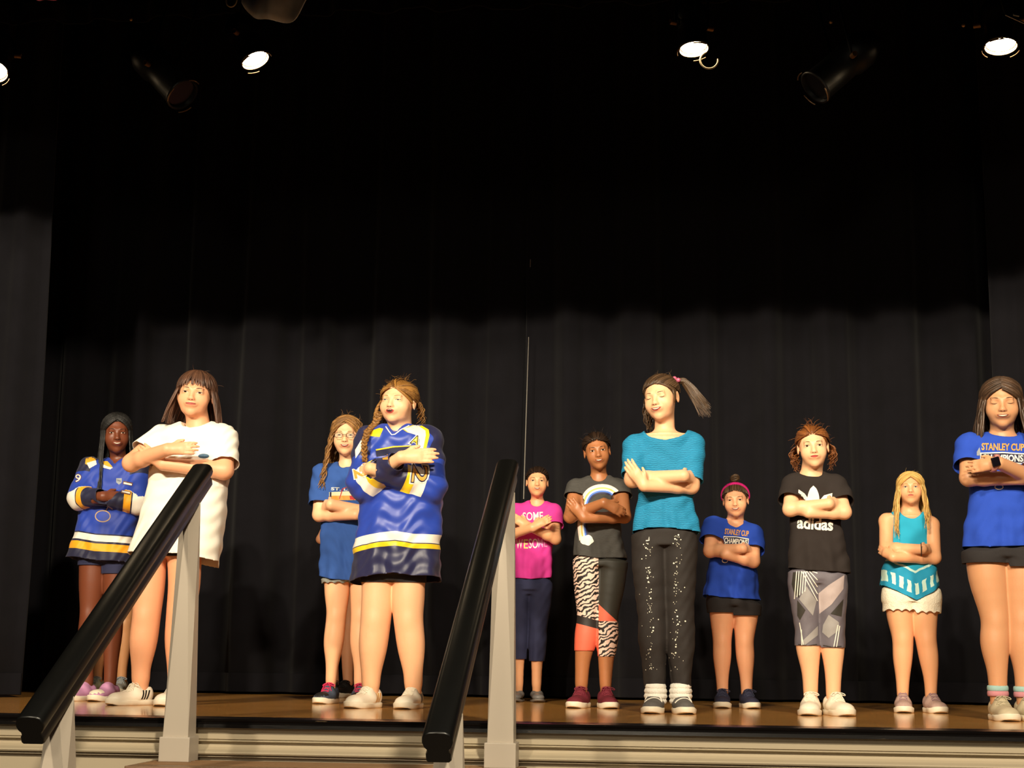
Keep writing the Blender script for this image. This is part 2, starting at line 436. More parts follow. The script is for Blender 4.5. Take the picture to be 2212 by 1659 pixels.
for X, top, bot, lb in ((XL, (436, 1000), (60, 1548), 'black moulded handrail with white posts on the left of the steps'), (XR, (1096, 990), (943, 1582), 'black moulded handrail with white posts on the right of the steps')):
    P1 = VX(*top, X); P0 = VX(*bot, X)
    rt = empty('handrail', (X, (P0[1] + P1[1]) / 2, -.98)); tag(rt, lb, 'handrail', 'handrails of the steps'); c = Vector(rt.location)
    d = Vector(P1 - P0); d.x = 0; L = d.length; d.normalize(); up = Vector((1, 0, 0)).cross(d)
    bm = bmesh.new(); rings = []
    for s, k in ((0, .94), (.006, 1), (L - .006, 1), (L, .94)):
        o0 = Vector(P0) + d * s - up * .040 - c
        rings.append([bm.verts.new(o0 + Vector((1, 0, 0)) * a * k + up * b * k) for a, b in RP])
    for i in range(3):
        for j in range(len(RP)):
            f = bm.faces.new((rings[i][j], rings[i][(j + 1) % len(RP)], rings[i + 1][(j + 1) % len(RP)], rings[i + 1][j])); f.smooth = True
    bm.faces.new(rings[0][::-1]); bm.faces.new(rings[-1])
    o = bmobj('rail', bm, M_RAIL, rt)
    def railz(y): return P0[2] + (P1[2] - P0[2]) * (y - P0[1]) / (P1[1] - P0[1]) - .040 / math.cos(SL) - .042
    yu = YF - .055; o = post('post', X, yu - rt.location.y, ZS - c.z, railz(yu) - c.z, .044, .082, rt); o.location.x = -X
    i = 3; yl = P0[1] + .22; k = int((YF - yl) / run); zl = ZS - rise * k
    o = post('post', X, yl - rt.location.y, zl - c.z, railz(yl) - c.z, .042, max(.3, railz(yl) - zl - .26), rt); o.location.x = -X
# electric box on the stage front
xb = float(U(1338, 1655, YF)[0]); rt = empty('outlet_box', (xb, YF + .03, -.19)); tag(rt, 'small cream outlet box fixed to the cream stage front', 'outlet box')
bm = bmesh.new(); box(bm, (-.062, -.045, -.05), (.062, -.0005, .048), .003); bmobj('box_body', bm, M_WHT, rt)
bm = bmesh.new(); box(bm, (-.066, -.052, -.054), (.066, -.045, .050), .002); bmobj('cover', bm, mat('steel_cover', 'c8b9a6', .25, metal=.5), rt)
# curtains
def curtain(name, label, x0, x1, Y, z0, z1, amp, wl, m, seed, group=None, edge=None, skew=0):
    rng = np.random.RandomState(seed); n = int(abs(x1 - x0) / .012); u = np.linspace(0, 1, n); X = x0 + (x1 - x0) * u
    ph = np.cumsum(rng.uniform(.6, 1.5, n)) / 1.05 * (x1 - x0) / n / wl * 2 * PI
    f = np.sin(ph) + .35 * np.sin(ph * 2.3 + 1) + .2 * np.sin(ph * .37 + 2)
    f = np.sign(f) * np.abs(f) ** .8
    Z = np.linspace(z0, z1, 14); V = []
    for z in Z:
        k = 1 - .25 * (z - z0) / (z1 - z0)
        V.append(np.stack([X + .012 * np.sin(ph * .5 + z * .8) + skew * z, Y + amp * k * f + .01 * np.sin(z * 2 + ph * .3), np.full(n, z)], 1))
    V = np.concatenate(V); i = np.arange(len(Z) - 1)[:, None]; j = np.arange(n - 1)[None]
    Q = np.stack([i * n + j, i * n + j + 1, (i + 1) * n + j + 1, (i + 1) * n + j], -1).reshape(-1, 4)
    rt = empty(name, ((x0 + x1) / 2, Y, z0)); V = V - np.array(rt.location)
    tag(rt, label, 'curtain', group); o = link('curtain_cloth', quadmesh('cloth', V, Q), m, rt)
    md = o.modifiers.new('s', 'SOLIDIFY'); md.thickness = .006
    bm = bmesh.new(); nz = z0 + .10 - z0
    # weighted hem, a slightly proud band along the bottom
    W = []
    for z, dy in ((.0, -.006), (.10, -.006)):
        W.append(np.stack([V[:n, 0], V[:n, 1] + dy, np.full(n, z + .002)], 1))
    W = np.concatenate(W); jj = np.arange(n - 1); Q2 = np.stack([jj, jj + 1, n + jj + 1, n + jj], 1)
    link('hem', quadmesh('hem', W, Q2), m, rt)
    return rt
YC = 8.35
xs = float(U(1133, 1100, YC)[0])
curtain('stage_curtain', 'left half of the black velvet back curtain, behind the two jersey girls', -6.6, xs + .01, YC + .03, .012, 4.6, .05, .36, M_VEL, 3, 'halves of the black back curtain')
rc = curtain('stage_curtain', 'right half of the black velvet back curtain, from the slit of light rightwards', xs - .01, 5.6, YC - .02, .012, 4.6, .05, .36, M_VEL, 5, 'halves of the black back curtain')
T = Tubes(); a = U(1131, 1078, YC - .10); b = U(1142, 728, YC - .10); T.add([a, (a + b) / 2, b], [.0035, .003, .002], 6)  # pale strip standing in for light showing through the gap between the halves
a = U(1145.5, 577, YC - .10); b = U(1146, 560, YC - .10); T.add([a, b], [.003, .003], 6)
o = T.obj('gap_light_strip', mat('gap_light_strip', '77726a', .6)); o.data.transform(Matrix.Translation(-rc.location)); o.parent = rc
# side legs
a = U(20, 1500, 7.1); b = U(92, 500, 7.1)
curtain('side_curtain', 'black side curtain at the left edge of the stage', -5.2, float(a[0]) + .03, 7.1, .012, 4.6, .05, .34, M_VEL2, 9, 'black side curtains')
a = U(2178, 1300, 7.9)
curtain('side_curtain', 'black side curtain at the right edge of the stage, behind the watch girl', float(a[0]) - .03, 4.6, 7.9, .012, 4.6, .05, .34, M_VEL2, 12, 'black side curtains')
curtain('border_curtain', 'black border curtain hanging over the front of the stage', XA, XB, YF + .10, 2.76, 4.6, .03, .3, M_VEL, 15)
curtain('border_curtain', 'black border curtain hanging above the middle of the stage', XA, XB, 6.75, 3.24, 4.6, .03, .3, M_VEL, 19)
bm = bmesh.new(); box(bm, (XA - .8, 5.0, 4.6), (XB + .8, 9.6, 4.7)); o = bmobj('ceiling', bm, mat('ceiling_black', '060606', .9)); tag(o, kind='structure')
bm = bmesh.new(); box(bm, (XA - .8, 9.5, 0), (XB + .8, 9.6, 4.6)); o = bmobj('wall_back', bm, mat('wall_black', '060606', .9)); tag(o, kind='structure')
bm = bmesh.new(); box(bm, (XA - .9, 5.0, -1), (XA - .8, 9.6, 4.6)); o = bmobj('wall_left', bm, mat('wall_black', '060606', .9)); tag(o, kind='structure')
bm = bmesh.new(); box(bm, (XB + .8, 5.0, -1), (XB + .9, 9.6, 4.6)); o = bmobj('wall_right', bm, mat('wall_black', '060606', .9)); tag(o, kind='structure')
# lighting pipe and lamps
YL = 6.35
T = Tubes(); T.add([(XA, YL, 3.42), (XB, YL, 3.42)], [.024, .024], 12); o = T.obj('lighting_pipe', M_LAMP); tag(o, 'black horizontal pipe carrying the stage lamps', 'pipe')
def frame_from(d, roll=0):
    d = Vector(d).normalized(); r = d.cross(Vector((0, 0, 1))).normalized(); u = r.cross(d)
    M = Matrix((r, d, u)).transposed(); return M @ Matrix.Rotation(roll, 3, 'Y')
def lamp(px, py, Y, aim, label, lit, R=.062, L=.24, roll=0, loop=None, barn=False):
    c = U(px, py, Y); d = Vector(aim).normalized(); M = frame_from(d, roll)
    rt = empty('stage_lamp', Vector(c)); tag(rt, label, 'stage lamp', 'lit stage lamps' if lit else 'unlit stage lamps')
    def ring(s, r): return [M @ Vector((r * math.cos(a), s, r * math.sin(a))) for a in np.arange(24) * 2 * PI / 24]
    def surf(name, sec, m, cap=True):
        bm = bmesh.new(); R_ = [[bm.verts.new(p) for p in ring(*x)] for x in sec]
        for i in range(len(R_) - 1):
            for j in range(24):
                f = bm.faces.new((R_[i][j], R_[i][(j + 1) % 24], R_[i + 1][(j + 1) % 24], R_[i + 1][j])); f.smooth = True
        if cap: bm.faces.new(R_[-1])
        return bmobj(name, bm, m, rt)
    surf('lamp_can', [(0, R), (.0, R * 1.12), (-.012, R * 1.12), (-.014, R * 1.04), (-L * .55, R * 1.0), (-L * .6, R * 1.15), (-L * .8, R * 1.15), (-L, R * .7)], M_LAMP)
    surf('reflector', [(0, R), (-.015, R * .97), (-.03, R * .93)], M_LAMPI if lit else M_LAMP, False)
    bm = bmesh.new(); bm.faces.new([bm.verts.new(p) for p in ring(-.016, R * .92)][::-1]); bmobj('lens', bm, M_GLOW if lit else mat('lens_dark', '0a0b0c', .3), rt)
    # yoke
    T = Tubes(); z = 3.42 - c[2]; top = Vector((0, YL - c[1], z - .03)); side = M.col[0]
    mid = M @ Vector((0, -L * .5, 0))
    for s in (-1, 1):
        p = mid + side * s * (R * 1.22); T.add([p, p + (top - mid) * .55 + side * s * .01, top + side * s * .02], .006, 6)
    T.obj('yoke', M_LAMP, rt)
    T = Tubes(); T.add([top + Vector((0, 0, .0)), top + Vector((0, 0, .07))], [.02, .016], 8); T.obj('clamp', M_LAMP, rt)
    for s in (-1, 1):
        T = Tubes(); p = mid + side * s * (R * 1.2); T.add([p, p + side * s * .03], [.012, .012], 8); T.obj('knob', mat('brass_knob', '8c6a48', .4, metal=.6), rt)
    for a0 in (200, 320, 60):
        T = Tubes(); T.add([M @ Vector((R * 1.2 * math.cos(math.radians(a0 + t)), .012, R * 1.2 * math.sin(math.radians(a0 + t)))) for t in np.linspace(0, 45, 8)], .003, 5)
        T.obj('colour_frame_clip', M_LAMPI, rt)
    if loop:
        o_ = Vector(U(loop[0], loop[1], Y)) - Vector(c); r_ = loop[2] * MP(Y); T = Tubes()
        T.add([o_ + Vector((r_ * math.cos(a), 0, r_ * math.sin(a))) for a in np.linspace(loop[3], loop[4], 20)], .0045, 6); T.obj('safety_cable', M_CABLE, rt)
    return rt
lamp(552, 131, 6.3, (.5, -.12, -1.0), 'lit stage lamp on the left, glowing at a tilt beside the grey cloth', True)
lamp(1499, 107, 6.3, (.08, -.16, -1.0), 'lit stage lamp right of centre with a pale cable loop below it', True, loop=(1532, 130, 20, 1.9, 6.4))
lamp(2162, 101, 6.3, (-.05, -.18, -1.0), 'lit stage lamp in the upper right corner of the stage', True, R=.066)
lamp(-14, 155, 6.3, (.12, -.55, -1.0), 'lit stage lamp just beyond the left edge, only its glow showing', True)
lamp(395, 205, 6.2, (.75, -.25, -.8), 'dark unlit stage lamp on the left pointing down to the right', False, R=.07, L=.36)
lamp(1760, 190, 6.2, (-.8, -.25, -.75), 'dark unlit stage lamp on the right pointing down to the left', False, R=.07, L=.36)
# grey cloth scrap between the borders, cable loop, small bright fittings, red cloth swags
n = 26; m_ = 10; a = U(524, 10, 5.85); b = U(668, 0, 5.85); V = []
for j in range(m_):
    for i in range(n):
        s = i / (n - 1); t = j / (m_ - 1); p = a * (1 - s) + b * s
        z = p[2] + .16 - t * (.16 + .085 * math.sin(PI * min(1, s * 1.02)) ** .7); V.append((p[0], p[1] + .03 * math.sin(s * 11) + .02 * math.sin(t * 5 + s * 4), z))
Q = [(j * n + i, j * n + i + 1, (j + 1) * n + i + 1, (j + 1) * n + i) for j in range(m_ - 1) for i in range(n - 1)]
rt = link('grey_cloth', quadmesh('grey_cloth', V, Q), mat('grey_cloth', 'c4ccd4', .5, .3, 12)); rt.modifiers.new('s', 'SOLIDIFY').thickness = .004
T = Tubes(); [T.add([(q_[0], q_[1], q_[2] + .15), (q_[0], q_[1], 3.6)], .003, 5) for q_ in (a, b)]; T.obj('cord', M_LAMP, rt)['kind'] = 'stuff'
tag(rt, 'small sagging piece of grey cloth above the left lit lamp', 'cloth')
T = Tubes(); c = U(500, 0, 5.85); T.add([c + np.array([.022 * math.cos(t), 0, .03 * math.sin(t)]) for t in np.linspace(2.7, 6.6, 18)], .0035, 6); o = T.obj('cable_loop', M_CABLE); tag(o, 'pale cable loop hanging left of the grey cloth', 'cable')
for (x, y_, lb) in ((283, 42, 'tiny brass fitting above the dark lamp on the left'), (1795, 48, 'tiny brass fitting above the dark lamp on the right'), (2081, 55, 'tiny brass fitting left of the corner lamp')):
    c = U(x, y_, 6.2); bm = bmesh.new(); bmesh.ops.create_icosphere(bm, subdivisions=2, radius=.008); o = bmobj('pipe_fitting', bm, mat('brass', 'c0a070', .3, metal=.5)); o.location = c; tag(o, lb, 'fitting', 'small fittings on the pipe'); T = Tubes(); T.add([(0, 0, 0), (0, YL - c[1], 3.40 - c[2])], .003, 5); T.obj('cord', M_LAMP, o)
T = Tubes(); a = U(2172, 32, 6.1); b = U(2212, 50, 6.1); T.add([a, b], .004, 6); T.add([a, a + np.array([0, .25, .35])], .004, 6); T.add([a + np.array([.03, 0, .0]), a + np.array([.055, 0, -.006])], .006, 6); o = T.obj('steel_bracket', M_STEEL); tag(o, 'short steel bracket above the corner lamp', 'bracket')
for (x0, x1, y_, lb) in ((70, 128, -4, 'dark red cloth swag at the upper left corner'), (212, 246, -6, 'dark red cloth swag right of the corner one')):
    a = U(x0, y_, 5.3); b = U(x1, y_, 5.3); V = []; n = 14
    for t in (0, 1, 2):
        for i in range(n):
            s = i / (n - 1); p = a * (1 - s) + b * s; V.append((p[0], p[1] + .01 * math.sin(s * 9), p[2] + .2 - t * (.1 + .006 * math.sin(PI * s))))
    Q = [(j * n + i, j * n + i + 1, (j + 1) * n + i + 1, (j + 1) * n + i) for j in range(2) for i in range(n - 1)]
    o = link('red_swag', quadmesh('swag', V, Q), mat('red_velvet', '6a1420', .9)); o.modifiers.new('s', 'SOLIDIFY').thickness = .004; tag(o, lb, 'cloth', 'red cloth swags')
# ------------------------------------------------------------------ people: builders
def V3(*a): return np.array(a, float)
def nrm(v): v = np.asarray(v, float); return v / (np.linalg.norm(v) + 1e-12)
def skin(name, col, rough=.5):
    if name in _m: return _m[name]
    q = NT(name); c = lin(col); n = q.noise(18, 3); f = q.noise(160, 2)
    r = (min(1, c[0] * 1.02), c[1] * .86, c[2] * .80, 1)
    q.l(q.mix(q.math('MULTIPLY', n, .55), c, r), q.b.inputs['Base Color']); q.b.inputs['Roughness'].default_value = rough
    q.b.inputs['Subsurface Weight'].default_value = .12; q.b.inputs['Subsurface Radius'].default_value = (1, .35, .2); q.b.inputs['Subsurface Scale'].default_value = .006
    q.b.inputs['Specular IOR Level'].default_value = .45; q.bump(f, .12, .001); _m[name] = q.m; return q.m
def hairmat(name, dark, light, rough=.5):
    if name in _m: return _m[name]
    q = NT(name); a = q.attr('rnd'); n = q.noise(30, 3, (1, 1, .25))
    q.l(q.mix(q.math('MULTIPLY_ADD', a, .6, q.math('MULTIPLY', n, .4)), lin(dark), lin(light)), q.b.inputs['Base Color'])
    q.b.inputs['Roughness'].default_value = rough; q.b.inputs['Specular IOR Level'].default_value = .4
    q.b.inputs['Anisotropic'].default_value = .5; q.bump(q.noise(420, 2, (1, 1, .15)), .5, .002); _m[name] = q.m; return q.m
def hand(fd, w, d, n, L, up, curl=.35, spread=1.0):
    """palm with four fingers and a thumb; w wrist, d towards the fingertips, n out of the back of the hand, up = thumb side"""
    d = nrm(d); n = nrm(n - d * np.dot(n, d)); u = nrm(np.cross(n, d));  u = u if np.dot(u, up) > 0 else -u
    k = L / .15; r = .0078 * k
    offs = [.150, .052, -.046, -.140]; fl = [.42, .47, .44, .34]
    for o, f in zip(offs, fl):
        b0 = w + u * L * o * .55; kn = w + d * L * (.52 - abs(o + .0) * .25) + u * L * o
        fd.add(cone_fn(b0, kn, r * 1.35, r * 1.15), .012)
        dd = nrm(d + u * o * .35 * spread - n * curl * .25); p1 = kn + dd * L * f * .48
        d2 = nrm(dd - n * curl * .6); p2 = p1 + d2 * L * f * .30
        d3 = nrm(d2 - n * curl * .6); p3 = p2 + d3 * L * f * .20
        fd.add(cone_fn(kn, p1, r * 1.05, r * .93), .004); fd.add(cone_fn(p1, p2, r * .93, r * .84), .0015); fd.add(cone_fn(p2, p3, r * .84, r * .70), .0015)
    fd.add(cone_fn(w + d * L * .1, w + d * L * .40, r * 1.75, r * 1.6), .02)
    t0 = w + d * L * .12 + u * L * .10; t1 = t0 + nrm(d * .8 + u * .65 - n * .15) * L * .24; t2 = t1 + nrm(d * 1 + u * .2 - n * .2) * L * .17
    fd.add(cone_fn(t0, t1, r * 1.35, r * 1.1), .006); fd.add(cone_fn(t1, t2, r * 1.1, r * .85), .002)
def smst(x): x = np.clip(x, 0, 1); return x * x * (3 - 2 * x)
def vnorm(P, Q):
    n = np.cross(P[Q[:, 2]] - P[Q[:, 0]], P[Q[:, 3]] - P[Q[:, 1]]); N = np.zeros_like(P)
    for i in range(4):
        for j in range(3): N[:, j] += np.bincount(Q[:, i], n[:, j], len(P))
    return N / (np.linalg.norm(N, axis=1, keepdims=True) + 1e-12)
def compact(P, Q, *att):
    u = np.unique(Q); m = np.full(len(P), -1); m[u] = np.arange(len(u)); return (P[u], m[Q]) + tuple(a[u] for a in att)
class Head:
    def __init__(s, c, M, sc, fw): s.c = c; s.M = M; s.s = sc; s.k = np.array([fw, 1, 1])
    def p(s, v): return s.c + s.s * (s.M @ (np.asarray(v, float) * s.k))
    def P(s, A): return s.c + s.s * ((np.asarray(A, float) * s.k) @ s.M.T)
    def ell(s, c, r): return ell_fn(s.p(c), s.s * np.asarray(r, float) * s.k, s.M)
    def cone(s, a, b, ra, rb): return cone_fn(s.p(a), s.p(b), s.s * ra, s.s * rb)
SC_C = np.array([0, .014, .030]); SC_R = np.array([.078, .094, .0795])
def dv(az, ph): a = math.radians(az); p = math.radians(ph); return np.array([math.sin(p) * math.sin(a), -math.sin(p) * math.cos(a), math.cos(p)])
def arc(A, B, n, m0=1.0, m1=1.0, ta=0, tb=1):
    A = nrm(A); B = nrm(B); w = math.acos(max(-1, min(1, A.dot(B)))); out = []
    for i in range(n):
        t = ta + (tb - ta) * i / (n - 1); v = A if w < 1e-4 else (math.sin((1 - t) * w) * A + math.sin(t * w) * B) / math.sin(w)
        out.append(SC_C + v * SC_R * (m0 + (m1 - m0) * i / (n - 1)))
    return np.array(out)
def face_fields(fd, H, sp):
    mouth = sp.get('mouth', 'closed'); ck = sp.get('cheek', 1.0)
    fd.add(H.ell((0, .015, .030), (.0725, .088, .076)), .01)
    fd.add(H.ell((0, -.022, -.018), (.060, .066, .076)), .02)
    fd.add(H.ell((0, -.030, -.062), (.044 * ck, .046, .040)), .02)
    fd.add(H.ell((0, -.062, -.084), (.021, .020, .019)), .014)
    for x in (-1, 1):
        fd.add(H.ell((x * .034, -.046, -.030), (.026 * ck, .030, .030)), .016)
        fd.sub(H.ell((x * .030, -.098, .004), (.017, .016, .012)), .012)
        fd.add(H.ell((x * .030, -.0685, .003), (.0150, .0125, .0115)), .004)
        fd.add(H.cone((x * .014, -.080, .021), (x * .036, -.074, .021), .0066, .005), .014)
        fd.add(H.ell((x * .0095, -.091, -.029), (.0070, .0085, .0062)), .005)
        e = (x * .0735, .006, -.006)
        fd.add(H.ell(e, (.0065, .016, .028)), .006); fd.sub(H.ell((x * .081, .001, -.003), (.005, .008, .016)), .004)
    fd.add(H.cone((0, -.079, .014), (0, -.0955, -.022), .0062, .0090), .010)
    fd.add(H.ell((0, -.0975, -.026), (.0098, .0092, .0086)), .006)
    fd.add(H.ell((0, -.080, -.048), (.026, .013, .018)), .010)
    fd.add(H.ell((0, -.0905, -.0445), (.019, .0065, .0048)), .005)
    fd.add(H.ell((0, -.0885, -.0545), (.017, .0070, .0055)), .005)
def face_decals(H, sp, bvh, root, par):
    d = Vector(H.M[:, 1]).normalized()
    def pr(u, v, lift):
        o = Vector(H.p((u, -.2, v))); h = bvh.ray_cast(o, d)
        return None if h[0] is None or (h[0] - o).length > .17 * H.s else h[0] - d * lift
    W = mat('eye_white', 'd6c6b6', .2, 0, 1, 0); I = mat('iris_' + sp.get('iris', 'brown'), {'brown': '3c2416', 'blue': '5a7080', 'hazel': '6a5036'}[sp.get('iris', 'brown')], .15, 0, 1, 0)
    K = mat('pupil', '0c0806', .1, 0, 1, 0); LD = mat('lash_' + sp['skin'], sp.get('lash', '3a2218'), .6, 0, 1, 0)
    BR = mat('brow_' + sp['skin'] + sp['hair'], sp['brow'], .8, .2, 400, .2); o = sp.get('eye', 1.0)
    for x in (-1, 1):
        cx = x * .0305; cz = .0025; w = .0120; h = .0046 * o; L = []
        top = [(cx + w * t, cz + h * (1 - t * t) ** .6 * (1.0) + .0006 * t * x) for t in np.linspace(-1, 1, 13)]
        bot = [(cx + w * t, cz - h * .75 * (1 - t * t) ** .6 + .0006 * t * x) for t in np.linspace(1, -1, 13)][1:-1]
        lid = band([(cx + w * 1.08 * t, cz + h * max(0, 1 - t * t) ** .6 + .0006) for t in np.linspace(-1, 1, 12)], [.0008, .0014, .0018, .002, .002, .002, .002, .002, .002, .0018, .0014, .0008])
        if o > .15:
            ir = min(.0060, h * 1.6); gx = sp.get('gaze', 0) * .001
            L += [([top + bot], 0, .0004)]
            irp = [(a, min(b, cz + h * .92)) for a, b in circ(cx + gx, cz + h * .12, ir, ir * .95, 16)]; irp = [(a, max(b, cz - h * .72)) for a, b in irp]
            L += [([irp], 1, .0007), ([[(a, min(b, cz + h * .9)) for a, b in circ(cx + gx, cz + h * .12, ir * .5, ir * .5, 12)]], 2, .0009), (lid, 3, .0010)]
        else:
            L += [(band([(cx + w * t, cz - .0015 - .0035 * (1 - t * t)) for t in np.linspace(-1, 1, 12)], [.0006, .0014, .002, .0024, .0026, .0026, .0026, .0026, .0024, .002, .0014, .0006]), 3, .0006)]
        decal('eye', L, pr, par, [W, I, K, LD], .004 * H.s, .012)
        bp = [(x * (.0145 + .031 * t), .0205 + .0034 * math.sin(t * 2.7) - .0015 * t * t + sp.get('browz', 0)) for t in np.linspace(0, 1, 10)]
        decal('eyebrow', [(band(bp, [.0016, .0028, .0034, .0036, .0034, .0030, .0026, .0020, .0014, .0008]), 0, .0006)], pr, par, [BR], .005 * H.s, .012)
    LP = mat('lips_' + sp['skin'], sp['lip'], .35, .05, 90, .1); DK = mat('mouth_inside', '3a0f0d', .5, 0, 1, 0); TH = mat('teeth', 'dcd0bc', .25, 0, 1, 0)
    m = sp.get('mouth', 'closed'); mw = sp.get('mw', .021)
    def shape(up, lo, w, cz, c=0):
        T_ = np.linspace(-1, 1, 15)
        return [(w * t, cz + up * (1 - t * t) ** .8 * (1 - .18 * math.exp(-(t * 5) ** 2)) + c * t * t) for t in T_] + [(w * t, cz - lo * (1 - t * t) ** .7 + c * t * t) for t in T_[::-1]][1:-1]
    if m == 'closed': L = [([shape(.0052, .0068, mw, -.0492, sp.get('smile', 0))], 0, .0005), (band([(mw * t, -.0492 + .0006 * math.cos(t * 6) + sp.get('smile', 0) * t * t) for t in np.linspace(-1, 1, 12)], .0013), 1, .0009)]
    elif m == 'smile':
        c = sp.get('smile', .005); L = [([shape(.0050, .0110, mw * 1.12, -.0500, c)], 0, .0005), ([shape(.0018, .0068, mw * .95, -.0502, c * .9)], 1, .0008), ([shape(.0016, .0042, mw * .85, -.0502, c * .8)], 2, .0011)]
    else: L = [([shape(.0098, .0130, mw * .80, -.0500)], 0, .0005), ([shape(.0062, .0068, mw * .60, -.0500)], 1, .0009), ([shape(.0056, -.0030, mw * .45, -.0500)], 2, .0012)]
    decal('mouth', L, pr, par, [LP, DK, TH], .005 * H.s, .02)
    NM = mat('nostril_' + sp['skin'], sp.get('nost', '7a3c28'), .8, 0, 1, 0)
    for x in (-1, 1): decal('nostril', [([circ(x * .0062, -.0325, .0030, .0016, 10)], 0, .0005)], pr, par, [NM], .003, .012)
def cap_mesh(H, sp, par, m, grow=0.0, hl=.066, low=-.055, temple=None):
    """scalp-hugging hair"""
    R = SC_R + grow - .0015; lo = H.c - .17 * H.s; hi = H.c + .17 * H.s
    ax = [axis(lo[i], hi[i], .0052) for i in range(3)]; fd = Field(*ax)
    fd.add(H.ell(SC_C, R), .01)
    n = nrm((0, .785, .62)); p0 = H.p((0, -.085, hl)); nn = H.M @ n
    sx = H.M[:, 0]; zx = H.M[:, 2]
    def cut(X, Y, Z):
        lat = ((X - H.c[0]) * sx[0] + (Y - H.c[1]) * sx[1] + (Z - H.c[2]) * sx[2]) / H.s
        dpl = (X - p0[0]) * nn[0] + (Y - p0[1]) * nn[1] + (Z - p0[2]) * nn[2]
        return -(dpl) + .010 * H.s * np.cos(np.clip(lat * 24, -PI, PI)) - .004
    fd.clip(cut)
    q0 = H.p((0, 0, low)); 
    fd.clip(lambda X, Y, Z: -((X - q0[0]) * zx[0] + (Y - q0[1]) * zx[1] + (Z - q0[2]) * zx[2]))
    P, Q = fd.mesh(); P = relax(P, Q, 2)
    N = vnorm(P, Q); loc = (P - H.c) @ H.M / H.s
    P = P + N * (.0012 * np.sin(np.arctan2(loc[:, 0], loc[:, 2]) * 60 + loc[:, 1] * 30))[:, None]
    me = quadmesh('hair_cap', P, Q); at = me.attributes.new('rnd', 'FLOAT', 'POINT'); at.data.foreach_set('value', (np.random.rand(len(P)) * .3 + .2).astype(np.float32))
    return link('hair_cap', me, m, par)
def lockpath(H, T, A, B, end=None, n=9, n2=9, r=.006, m=1.03, wave=0, wl=.05, flat=.45, rnd=None, taper=.35, sides=6, ta=0, tb=1, bulge=0.0, m1=None):
    if wave: n2 *= 3
    P = arc(A, B, n, m, m1 or m, ta, tb)
    if end is not None:
        e = np.asarray(end, float); p0 = P[-1]; t = np.linspace(0, 1, n2 + 1)[1:, None]
        mid = p0.copy(); mid[2] = p0[2] + (e[2] - p0[2]) * .45; out = p0[:2] - SC_C[:2]; mid[:2] += out * bulge
        P = np.concatenate([P, (1 - t) ** 2 * p0 + 2 * t * (1 - t) * mid + t * t * e])
    k = len(P); L = np.concatenate([[0], np.cumsum(np.linalg.norm(np.diff(P, axis=0), axis=1))])
    if wave:
        ph = np.random.rand() * 6; a = smst(L / .12) * wave; P[:, 0] += a * np.sin(L / wl * 2 * PI + ph); P[:, 1] += a * np.cos(L / wl * 2 * PI + ph)
    up = P - np.array([0, .014, 0]); up[:, 2] *= .3
    t = np.linspace(0, 1, k); rad = r * np.minimum(1, .35 + 4 * t) * (1 - (1 - taper) * smst((t - .6) / .4))
    rad = rad * 1.0; T.add(H.P(P), rad * H.s, sides, flat, up=up @ H.M.T, rnd=np.random.rand() if rnd is None else rnd)
def wisps(H, T, n, R=1.04, ln=.05, az=(0, 360), ph=(0, 95)):
    for _ in range(n):
        a = random.uniform(*az); p = random.uniform(*ph)
        if p > 52 and (a < 80 or a > 280): continue
        A = dv(a, p); q = SC_C + A * SC_R * R; d = nrm(A * .5 + np.random.randn(3) * .7); P = [q]
        for i in range(5): d = nrm(d + np.random.randn(3) * .25 - np.array([0, 0, .12])); P.append(P[-1] + d * ln / 8)
        T.add(H.P(P), np.linspace(.0009, .0003, 6) * H.s, 3, rnd=random.random())
